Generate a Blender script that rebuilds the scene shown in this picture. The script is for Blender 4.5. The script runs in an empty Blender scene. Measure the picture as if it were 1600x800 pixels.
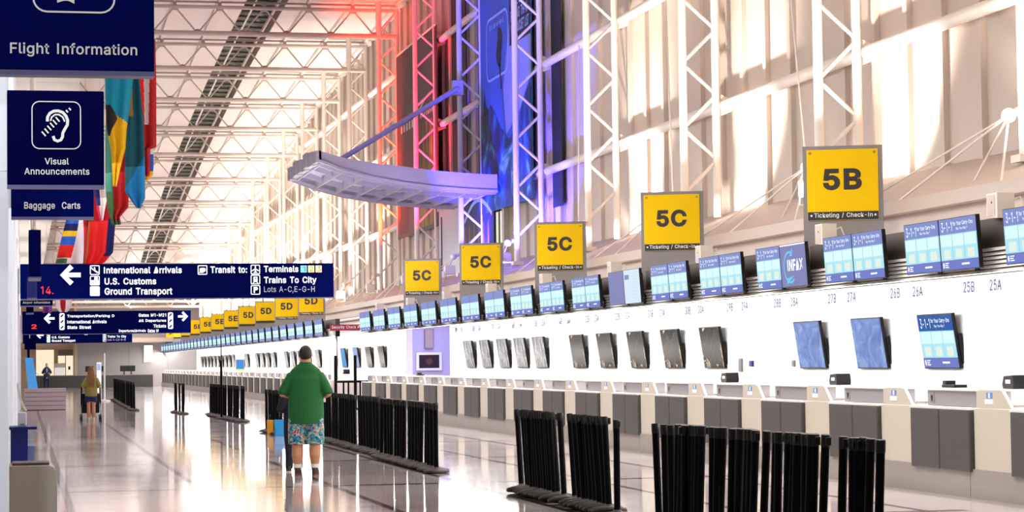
import bpy, bmesh, math, random
from math import sin, cos, pi, radians, sqrt, floor
from mathutils import Vector, Matrix
R = random.Random(7)
SC = bpy.context.scene
COL = SC.collection

# ------------------------------------------------------------------ camera, world, exposure
YAW, PITCH, ROLL, CAMH = 0.21554229, 0.04661501, 0.0127, 1.516
cd = bpy.data.cameras.new('camera'); cam = bpy.data.objects.new('camera', cd); COL.objects.link(cam)
cd.sensor_width = 36; cd.lens = 36*3500/1600; cd.clip_start = .1; cd.clip_end = 500
_f = Vector((sin(YAW)*cos(PITCH), cos(YAW)*cos(PITCH), sin(PITCH)))
_r = Vector((cos(YAW), -sin(YAW), 0)); _u = _r.cross(_f)
_r2 = cos(ROLL)*_r-sin(ROLL)*_u; _u2 = sin(ROLL)*_r+cos(ROLL)*_u
cam.matrix_world = Matrix(((_r2.x, _u2.x, -_f.x, 0), (_r2.y, _u2.y, -_f.y, 0), (_r2.z, _u2.z, -_f.z, CAMH), (0, 0, 0, 1)))
SC.camera = cam
SC.view_settings.view_transform = 'Standard'; SC.view_settings.look = 'None'
SC.view_settings.exposure = 0.0; SC.view_settings.gamma = 1.0; SC.view_settings.use_curve_mapping = False
W = bpy.data.worlds.new('world'); SC.world = W; W.use_nodes = True
W.node_tree.nodes['Background'].inputs[0].default_value = (1, .965, .94, 1)
W.node_tree.nodes['Background'].inputs[1].default_value = .30

def lamp(kind, name, loc, target, energy, color, **kw):
    d = bpy.data.lights.new(name, kind); d.energy = energy; d.color = color
    for k, v in kw.items(): setattr(d, k, v)
    o = bpy.data.objects.new(name, d); COL.objects.link(o); o.location = loc
    q = Vector(target)-Vector(loc)
    if kind == 'AREA':                             # long side along the hall
        z = -q.normalized(); y = Vector((0, 1, 0)); x = y.cross(z).normalized(); y = z.cross(x)
        o.rotation_euler = Matrix((x, y, z)).transposed().to_euler()
    else: o.rotation_euler = q.to_track_quat('-Z', 'Y').to_euler()
    return o
TWY = lambda k: 31.75+7.03*k                     # lattice column stations along the hall
WARM = (1, .89, .78)
# added floor fill, and wall washers hidden in the soffit over the check-in desks
for i in range(24):
    y = 18+i*6.6
    lamp('AREA', 'floor_fill', (10.03, y, 2.35), (8.3, y, 0), 170, (1, .98, .97), shape='RECTANGLE', size=.1, size_y=6.5)  # added row brightening the floor in front of the desks
    lamp('AREA', 'soffit_light', (10.36, y, 2.53), (12.5, y, 1.5), 175, (1, .985, .97), shape='RECTANGLE', size=.4, size_y=6.5) if not 66 < y < 74 else None
lamp('AREA', 'passage_light', (13.0, 69.8, 3.1), (13.0, 69.8, 0), 260, (.55, .5, 1), shape='RECTANGLE', size=1.5, size_y=6)
# flood lights standing at the foot of each lattice column
for k in range(-2, 19):
    y = TWY(k)
    a, b, e, c, an = (11.0, y-1.15, 3.75), (12.6, y-.35, 6.6), 3600, WARM, 105
    if k == 3: a, b, e, c, an = (11.1, y-.9, 3.8), (12.5, y-.3, 7.2), 34000, (.05, .03, 1), 95
    if k == 4: a, b, e, c, an = (11.2, y-4.6, 4.0), (11.85, y+.1, 9.6), 7000, (.05, .03, 1), 42
    if k == 5: a, b, e, c, an = (11.5, y-.9, 3.9), (11.95, y, 9.0), 18000, (1, .012, .08), 30
    if k == 6: a, b, e, c, an = (11.5, y-.9, 3.9), (11.95, y, 9.0), 26000, (1, .025, .003), 32
    if k == 4: lamp('SPOT', 'flood_light', (12.0, y-.8, 4.1), (12.25, y+.05, 7.0), 5000, (.05, .03, 1), spot_size=radians(80), spot_blend=.7, shadow_soft_size=.1)
    lamp('SPOT', 'flood_light', a, b, e, c, spot_size=radians(an), spot_blend=.7, shadow_soft_size=.12)
# added mid-air area fills brightening floor, desks, upper wall, roof and low soffit
for i in range(12):
    y = 21+i*12.5
    far = y > 88
    lamp('AREA', 'hall_fill', (7.2, y, 4.4), (9.6, y, .5), 300 if far else 400, (1, .97, .94), shape='RECTANGLE', size=1.6, size_y=12.4)
    lamp('AREA', 'hall_fill', (2.6, y, 5.2), (3.0, y, 0), 45 if far else 130, (1, .97, .94), shape='RECTANGLE', size=3.0, size_y=12.4)
    lamp('AREA', 'roof_fill', (7.2, y, 5.6), (10.2, y, 12), 230 if not 55 < y < 75 else 60, (1, .97, .93), shape='RECTANGLE', size=.5, size_y=9)
    lamp('AREA', 'soffit_fill', (.2, y, 4.2), (.2, y, 7), 110, (1, .96, .92), shape='RECTANGLE', size=.5, size_y=9)

# added spots under the low soffit, brightening the near pillars and signs
for y in (11.6, 21, 31, 43):
    lamp('SPOT', 'pillar_sign_fill', (-.6, y, 6.3), (-.5, y+3.6, 1.2), 900, (.93, .96, 1), spot_size=radians(70), spot_blend=.6, shadow_soft_size=.1)
lamp('SPOT', 'pillar_sign_fill', (-.1, 7.0, 6.2), (0, 10.2, 3.2), 420, (1, 1, 1), spot_size=radians(50), spot_blend=.6, shadow_soft_size=.1)
lamp('SPOT', 'pillar_sign_fill', (.25, 15.9, 6.2), (.25, 18.4, 2.9), 420, (1, 1, 1), spot_size=radians(40), spot_blend=.6, shadow_soft_size=.1)
lamp('AREA', 'hall_fill', (7, 146, 5.4), (7, 166, 1.5), 520, (1, .97, .94), shape='RECTANGLE', size=8, size_y=1)  # added fill brightening the far wall
lamp('SPOT', 'canopy_fill', (9.2, 55.2, 4.2), (10.2, 60.4, 6.2), 300, (.55, .5, 1), spot_size=radians(80), spot_blend=.8, shadow_soft_size=.2)  # added spot brightening the canopy, no fixture here

# ------------------------------------------------------------------ materials
def lin(c):
    return tuple(((v/255)/12.92 if v/255 <= .04045 else ((v/255+.055)/1.055)**2.4) for v in c)+(1,)
def newmat(name):
    m = bpy.data.materials.new(name); m.use_nodes = True
    nt = m.node_tree; return m, nt, nt.nodes['Principled BSDF']
def mat(name, rgb, rough=.5, metal=0., var=.06, scale=6., emit=0., bump=0., stretch=None, spec=None):
    m, nt, b = newmat(name)
    c = lin(rgb)
    b.inputs['Roughness'].default_value = rough; b.inputs['Metallic'].default_value = metal
    if spec is not None: b.inputs['Specular IOR Level'].default_value = spec
    if var or bump:
        tc = nt.nodes.new('ShaderNodeTexCoord'); mp = nt.nodes.new('ShaderNodeMapping')
        mp.inputs['Scale'].default_value = stretch or (1, 1, 1)
        n = nt.nodes.new('ShaderNodeTexNoise'); n.inputs['Scale'].default_value = scale; n.inputs['Detail'].default_value = 4
        nt.links.new(tc.outputs['Object'], mp.inputs[0]); nt.links.new(mp.outputs[0], n.inputs['Vector'])
        if var:
            mx = nt.nodes.new('ShaderNodeMix'); mx.data_type = 'RGBA'
            mx.inputs['A'].default_value = tuple(max(0, v*(1-var)) for v in c[:3])+(1,)
            mx.inputs['B'].default_value = tuple(min(1, v*(1+var)) for v in c[:3])+(1,)
            nt.links.new(n.outputs['Fac'], mx.inputs['Factor']); nt.links.new(mx.outputs['Result'], b.inputs['Base Color'])
        else: b.inputs['Base Color'].default_value = c
        if bump:
            bp = nt.nodes.new('ShaderNodeBump'); bp.inputs['Strength'].default_value = bump; bp.inputs['Distance'].default_value = .02
            nt.links.new(n.outputs['Fac'], bp.inputs['Height']); nt.links.new(bp.outputs[0], b.inputs['Normal'])
    else: b.inputs['Base Color'].default_value = c
    if emit:
        b.inputs['Emission Color'].default_value = c; b.inputs['Emission Strength'].default_value = emit
    return m
def glow(name, rgb, s=1.0):
    m, nt, b = newmat(name)
    b.inputs['Base Color'].default_value = (.005, .005, .005, 1); b.inputs['Roughness'].default_value = .6; b.inputs['Specular IOR Level'].default_value = .05
    b.inputs['Emission Color'].default_value = lin(rgb); b.inputs['Emission Strength'].default_value = s
    return m
def ramp_mat(name, stops, scale=3., detail=4., rough=.5, stretch=(1, 1, 1), emit=0., kind='noise', dist=0., spec=.5):
    m, nt, b = newmat(name); b.inputs['Specular IOR Level'].default_value = spec
    tc = nt.nodes.new('ShaderNodeTexCoord'); mp = nt.nodes.new('ShaderNodeMapping'); mp.inputs['Scale'].default_value = stretch
    nt.links.new(tc.outputs['Object'], mp.inputs[0])
    if kind == 'noise':
        n = nt.nodes.new('ShaderNodeTexNoise'); n.inputs['Scale'].default_value = scale; n.inputs['Detail'].default_value = detail
        n.inputs['Distortion'].default_value = dist; out = n.outputs['Fac']
    elif kind == 'cell':
        n = nt.nodes.new('ShaderNodeTexVoronoi'); n.inputs['Scale'].default_value = scale
        s = nt.nodes.new('ShaderNodeSeparateColor'); nt.links.new(n.outputs['Color'], s.inputs[0]); out = s.outputs[0]
    nt.links.new(mp.outputs[0], n.inputs['Vector'])
    r = nt.nodes.new('ShaderNodeValToRGB'); e = r.color_ramp.elements
    while len(e) < len(stops): e.new(.5)
    for el, (p, c) in zip(e, stops): el.position = p; el.color = lin(c)
    nt.links.new(out, r.inputs[0]); nt.links.new(r.outputs[0], b.inputs['Base Color']); b.inputs['Roughness'].default_value = rough
    if emit:
        nt.links.remove(b.inputs['Base Color'].links[0]); b.inputs['Base Color'].default_value = (.01, .01, .01, 1); b.inputs['Specular IOR Level'].default_value = .1
        nt.links.new(r.outputs[0], b.inputs['Emission Color']); b.inputs['Emission Strength'].default_value = emit
    return m
def floor_mat():
    m, nt, b = newmat('polished_terrazzo'); N = nt.nodes.new; L = nt.links.new
    tc = N('ShaderNodeTexCoord'); sp = N('ShaderNodeSeparateXYZ'); L(tc.outputs['Object'], sp.inputs[0])
    def M(op, a, v=None):
        n = N('ShaderNodeMath'); n.operation = op
        for i, x in enumerate((a, v)):
            if x is None: continue
            if isinstance(x, (int, float)): n.inputs[i].default_value = x
            else: L(x, n.inputs[i])
        return n.outputs[0]
    def band(axis, start, period, width):
        t = M('ADD', axis, 400*period-start); t = M('MODULO', t, period); return M('LESS_THAN', t, width)
    bands = M('MAXIMUM', band(sp.outputs[0], .45, 1.62, .09), band(sp.outputs[1], 27.45, 7.03, .22))
    side = M('LESS_THAN', sp.outputs[0], 9.0); bands = M('MULTIPLY', bands, side)
    joint = M('MAXIMUM', band(sp.outputs[0], .1, .81, .008), band(sp.outputs[1], 27.5, 1.757, .025))
    n1 = N('ShaderNodeTexNoise'); n1.inputs['Scale'].default_value = .55; n1.inputs['Detail'].default_value = 3; L(tc.outputs['Object'], n1.inputs['Vector'])
    n2 = N('ShaderNodeTexNoise'); n2.inputs['Scale'].default_value = 90; L(tc.outputs['Object'], n2.inputs['Vector'])
    f = M('ADD', M('MULTIPLY', n1.outputs['Fac'], .6), M('MULTIPLY', n2.outputs['Fac'], .4))
    r = N('ShaderNodeValToRGB'); r.color_ramp.elements[0].position = .3; r.color_ramp.elements[0].color = lin((172, 161, 161))
    r.color_ramp.elements[1].position = .7; r.color_ramp.elements[1].color = lin((196, 185, 184)); L(f, r.inputs[0])
    m1 = N('ShaderNodeMix'); m1.data_type = 'RGBA'; L(bands, m1.inputs['Factor']); L(r.outputs[0], m1.inputs['A']); m1.inputs['B'].default_value = lin((58, 50, 54))
    m2 = N('ShaderNodeMix'); m2.data_type = 'RGBA'; L(M('MULTIPLY', joint, .45), m2.inputs['Factor']); L(m1.outputs['Result'], m2.inputs['A']); m2.inputs['B'].default_value = lin((110, 100, 104))
    L(m2.outputs['Result'], b.inputs['Base Color'])
    L(M('ADD', M('MULTIPLY', n1.outputs['Fac'], .06), .05), b.inputs['Roughness'])
    L(M('MULTIPLY', M('SUBTRACT', 1.0, M('MAXIMUM', M('MULTIPLY', bands, .85), M('MULTIPLY', joint, .7))), .6), b.inputs['Specular IOR Level'])
    bp = N('ShaderNodeBump'); bp.inputs['Strength'].default_value = .05; bp.inputs['Distance'].default_value = .02
    n3 = N('ShaderNodeTexNoise'); n3.inputs['Scale'].default_value = 1.3; L(tc.outputs['Object'], n3.inputs['Vector'])
    L(M('SUBTRACT', n3.outputs['Fac'], M('MULTIPLY', joint, .3)), bp.inputs['Height']); L(bp.outputs[0], b.inputs['Normal'])
    return m
def sea_mat():
    m, nt, b = newmat('banner_sea'); N = nt.nodes.new; L = nt.links.new
    tc = N('ShaderNodeTexCoord'); w = N('ShaderNodeTexNoise'); w.inputs['Scale'].default_value = .9; w.inputs['Detail'].default_value = 7; w.inputs['Distortion'].default_value = 1.6
    L(tc.outputs['Object'], w.inputs['Vector']); r = N('ShaderNodeValToRGB'); e = r.color_ramp.elements; e.new(.5); e.new(.6)
    for el, (p, c) in zip(e, ((.35, (6, 32, 66)), (.5, (14, 74, 122)), (.6, (40, 128, 170)), (.72, (150, 205, 225)))): el.position = p; el.color = lin(c)
    L(w.outputs['Fac'], r.inputs[0]); L(r.outputs[0], b.inputs['Base Color']); b.inputs['Roughness'].default_value = .6
    return m
M_ = dict(
    white=mat('white_steel_paint', (232, 222, 212), .45, var=.03),
    wall=mat('white_wall_paint', (240, 240, 240), .6, var=.015),
    rib=mat('cream_ribbed_panel', (200, 184, 172), .55, var=.05, stretch=(1, 1, .15), scale=2.5),
    roof=mat('white_roof_panel', (226, 214, 208), .6, var=.03, scale=1.5),
    truss=mat('pale_truss_paint', (206, 192, 184), .5, var=.03),
    soffit=mat('pale_soffit_panel', (226, 218, 208), .6, var=.02),
    canopy=mat('canopy_metal', (180, 164, 154), .5, var=.05, stretch=(1, .2, 1), scale=3),
    recess=mat('recess_panel', (172, 156, 146), .55, var=.05),
    darkgap=mat('dark_gap', (70, 60, 54), .7),
    louver=mat('louver_white', (232, 230, 224), .45, var=.03),
    plinth=mat('zinc_plinth', (168, 159, 150), .42, metal=.35, var=.14, scale=2.2, stretch=(1, .5, 1.5)),
    beige=mat('cream_laminate', (196, 187, 171), .42, var=.03),
    door=mat('brushed_steel', (82, 78, 75), .5, metal=.35, var=.14, scale=5, stretch=(1, .25, 7)),
    greybox=mat('grey_steel', (150, 145, 150), .4, metal=.4, var=.08, scale=5, stretch=(1, .3, 6)),
    edge=mat('pale_edge_trim', (236, 230, 224), .3, metal=.2, var=.02),
    seam=mat('dark_bronze_seam', (84, 70, 56), .5),
    keyhole=mat('keyhole_plate', (128, 120, 118), .5),
    black=mat('black_plastic', (12, 12, 14), .45, var=.1, spec=.25),
    post=mat('black_powder_coat', (5, 5, 7), .42, var=.15, spec=.06),
    base=mat('dark_rubber', (52, 45, 44), .6, var=.2, scale=14, bump=.15),
    navy=mat('navy_sign_face', (1, 9, 80), .6, var=.03, spec=.02),
    navy2=mat('dark_navy_sign_face', (1, 1, 54), .6, var=.03, spec=.02),
    navyedge=mat('navy_sign_edge', (92, 92, 140), .4),
    letter=mat('pale_lettering', (232, 230, 230), .5, var=0),
    lit=glow('backlit_lettering', (255, 255, 255), 1.5),
    litcyan=glow('backlit_cyan_square', (150, 236, 255), 1.2), lityellow=glow('backlit_yellow_square', (255, 246, 160), 1.2), litpeach=glow('backlit_peach_square', (255, 236, 190), 1.2),
    dimlit=mat('unlit_lettering', (205, 215, 235), .5, var=0),
    red_led=glow('red_led_digit', (255, 60, 40), 1.6),
    yellow=mat('yellow_sign_face', (234, 192, 0), .5, var=.02, spec=.1),
    signgrey=mat('grey_sign_panel', (128, 122, 122), .5, var=.05),
    signblack=mat('black_sign_strip', (22, 18, 20), .5, var=0),
    inkbrown=mat('black_sign_letter', (28, 16, 14), .5, var=0),
    screw=mat('sign_screw', (150, 130, 40), .5, var=0),
    speaker=mat('cream_speaker_shell', (206, 196, 184), .5, var=.03),
    s_head=glow('screen_blue_header', (126, 142, 204), 1.0), s_body=glow('screen_pale_panel', (178, 232, 246), 1.0),
    s_body2=glow('screen_white_panel', (214, 248, 252), 1.05), s_line=glow('screen_column_line', (120, 170, 190), .9),
    s_text=glow('screen_white_text', (244, 250, 255), 1.2), s_dot=glow('screen_cream_spot', (226, 242, 228), 1.0), s_blank=glow('screen_blank_violet', (136, 140, 196), .85),
    s_white=glow('screen_white_page', (216, 232, 246), 1.0), s_cyan=glow('screen_cyan_swoosh', (110, 200, 240), 1.0), s_deep=glow('screen_deep_blue', (20, 92, 178), .85),
    s_foot=glow('screen_blue_footer', (112, 126, 204), .95),
    tv_blue=ramp_mat('hazy_blue_screen', ((.3, (64, 104, 176)), (.5, (104, 136, 204)), (.7, (150, 176, 222))), 3, 5, .3, emit=1., dist=1.5),
    tv_dark=ramp_mat('wrapped_black_screen', ((.30, (3, 3, 4)), (.50, (5, 5, 6)), (.525, (90, 88, 90)), (.54, (10, 10, 11)), (.60, (16, 16, 17)), (.61, (186, 172, 150)), (.70, (196, 182, 160))), 2.6, 3, .22, (1, 1, 1), dist=1.6, spec=.2),  # pale bands paint reflections into the black plastic wrap
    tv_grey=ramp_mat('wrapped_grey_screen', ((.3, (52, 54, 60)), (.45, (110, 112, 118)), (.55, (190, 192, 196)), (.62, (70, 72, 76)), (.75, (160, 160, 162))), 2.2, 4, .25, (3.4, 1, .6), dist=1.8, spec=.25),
    numblue=mat('blue_wall_number', (20, 38, 118), .5, var=0),
    sticker=mat('blue_sticker', (92, 138, 210), .5, var=0), paper=mat('white_paper', (240, 242, 246), .5, var=0),
    skin=mat('skin', (198, 138, 104), .5, var=.08, scale=20), hair=mat('black_hair', (20, 16, 15), .55, var=.3, scale=40),
    auburn=mat('auburn_hair', (132, 82, 40), .5, var=.35, scale=30, stretch=(3, 3, .4)),
    polo=mat('green_polo_cloth', (8, 98, 40), .75, var=.12, scale=18, bump=.15), olive=mat('olive_cloth', (136, 126, 62), .8, var=.12, scale=14, bump=.15),
    denim=mat('dark_denim', (14, 18, 40), .8, var=.2, scale=20), navycloth=mat('navy_cloth', (14, 18, 44), .8, var=.15, scale=16, bump=.1),
    paleblue=mat('pale_blue_cloth', (120, 140, 190), .8, var=.06), sock=mat('white_sock', (236, 234, 232), .8), shoe=mat('dark_brown_shoe', (62, 44, 38), .6, var=.3, scale=40),
    sole=mat('cream_sole', (214, 200, 176), .6), redsole=mat('brown_red_sole', (120, 66, 48), .6),
    shorts=ramp_mat('tropical_print', ((.0, (18, 28, 96)), (.40, (24, 40, 130)), (.43, (60, 160, 170)), (.49, (36, 128, 150)), (.52, (30, 104, 92)), (.55, (120, 190, 170)), (.585, (200, 222, 206)), (.60, (236, 140, 50)), (.64, (214, 60, 140)), (.67, (20, 30, 100))), 9, 2, .75, dist=2.2),
    blueshorts=mat('blue_shorts_cloth', (26, 34, 84), .8, var=.15),
    lav=mat('lavender_grey_metal', (178, 170, 188), .42, var=.04), lavpanel=mat('frosted_panel', (196, 196, 222), .35, var=.04),
    lavwall=mat('lavender_lit_passage_wall', (190, 186, 214), .6, var=.02),  # the passage's lavender light is put into this wall colour
    glass_dark=mat('skylight_glass', (52, 54, 46), .25, var=.5, scale=1.2),
    ribgrey=mat('skylight_rib', (128, 128, 118), .5, var=.15),
    sky=mat('banner_sky', (56, 104, 176), .6, var=.3, scale=.7), sea=sea_mat(), outline=mat('banner_pale_line', (170, 196, 222), .6, var=0),
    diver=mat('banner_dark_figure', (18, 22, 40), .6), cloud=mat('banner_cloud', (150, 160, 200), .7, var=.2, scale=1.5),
    charcoal=mat('banner_charcoal', (62, 58, 66), .6, var=.2, scale=1.2), gold=ramp_mat('banner_gold_streak', ((.35, (24, 18, 14)), (.5, (104, 72, 26)), (.62, (170, 130, 60)), (.75, (60, 40, 20))), 4, 4, .6, (1, 1, .12)),
    palecurve=mat('banner_pale_curve', (196, 186, 186), .6),
    brown=mat('mural_brown', (150, 92, 44), .7, var=.3, scale=3), mural=mat('mural_navy', (16, 18, 60), .6, var=.3), limelit=glow('lit_cream_panel', (250, 246, 190), .9),
    security=mat('maroon_sign_face', (150, 12, 52), .5, var=.03),
    farwall=mat('grey_far_wall', (176, 170, 168), .6, var=.02), farbeige=mat('beige_far_wall', (222, 196, 166), .6, var=.03), fardark=mat('dark_far_counter', (38, 36, 36), .5, var=.1),
    doorglow=glow('lit_glass', (255, 238, 206), 1.0), transom=mat('grey_transom', (150, 142, 134), .5), brightpanel=glow('bright_lightbox', (244, 248, 255), 2.4),
    pillar=mat('pale_blue_white_pillar', (228, 232, 242), .45, var=.015), bin=mat('grey_brown_steel', (166, 157, 144), .45, metal=.3, var=.06, scale=60),
    bluebox=mat('royal_blue_laminate', (0, 26, 122), .4, var=.03), bluepale=mat('pale_blue_panel', (142, 172, 220), .5), kioskblue=glow('blue_display', (84, 156, 224), .9),
    slat=mat('mauve_slat', (186, 172, 180), .35, var=.06), pink=mat('pink_poster', (214, 150, 150), .6), orange=mat('yellow_orange_bag', (232, 160, 20), .6), bagblue=mat('blue_bag', (30, 140, 206), .6),
)
M_['floor'] = floor_mat()
FLAG = {'flag_'+n: mat('flag_'+n, c, .75, var=.1, scale=4, stretch=(3, 3, .6)) for n, c in dict(aqua=(0, 150, 186), black=(34, 32, 34), gold=(250, 196, 0), crimson=(186, 12, 22), red=(226, 16, 18), teal=(0, 92, 112), azure=(0, 116, 178), magenta=(214, 8, 96), white=(236, 224, 226), green=(72, 118, 74), mint=(78, 160, 140), blue=(26, 96, 200), navy=(14, 20, 96), ochre=(166, 116, 34), purple=(120, 40, 140)).items()}
M_.update(FLAG)

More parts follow.
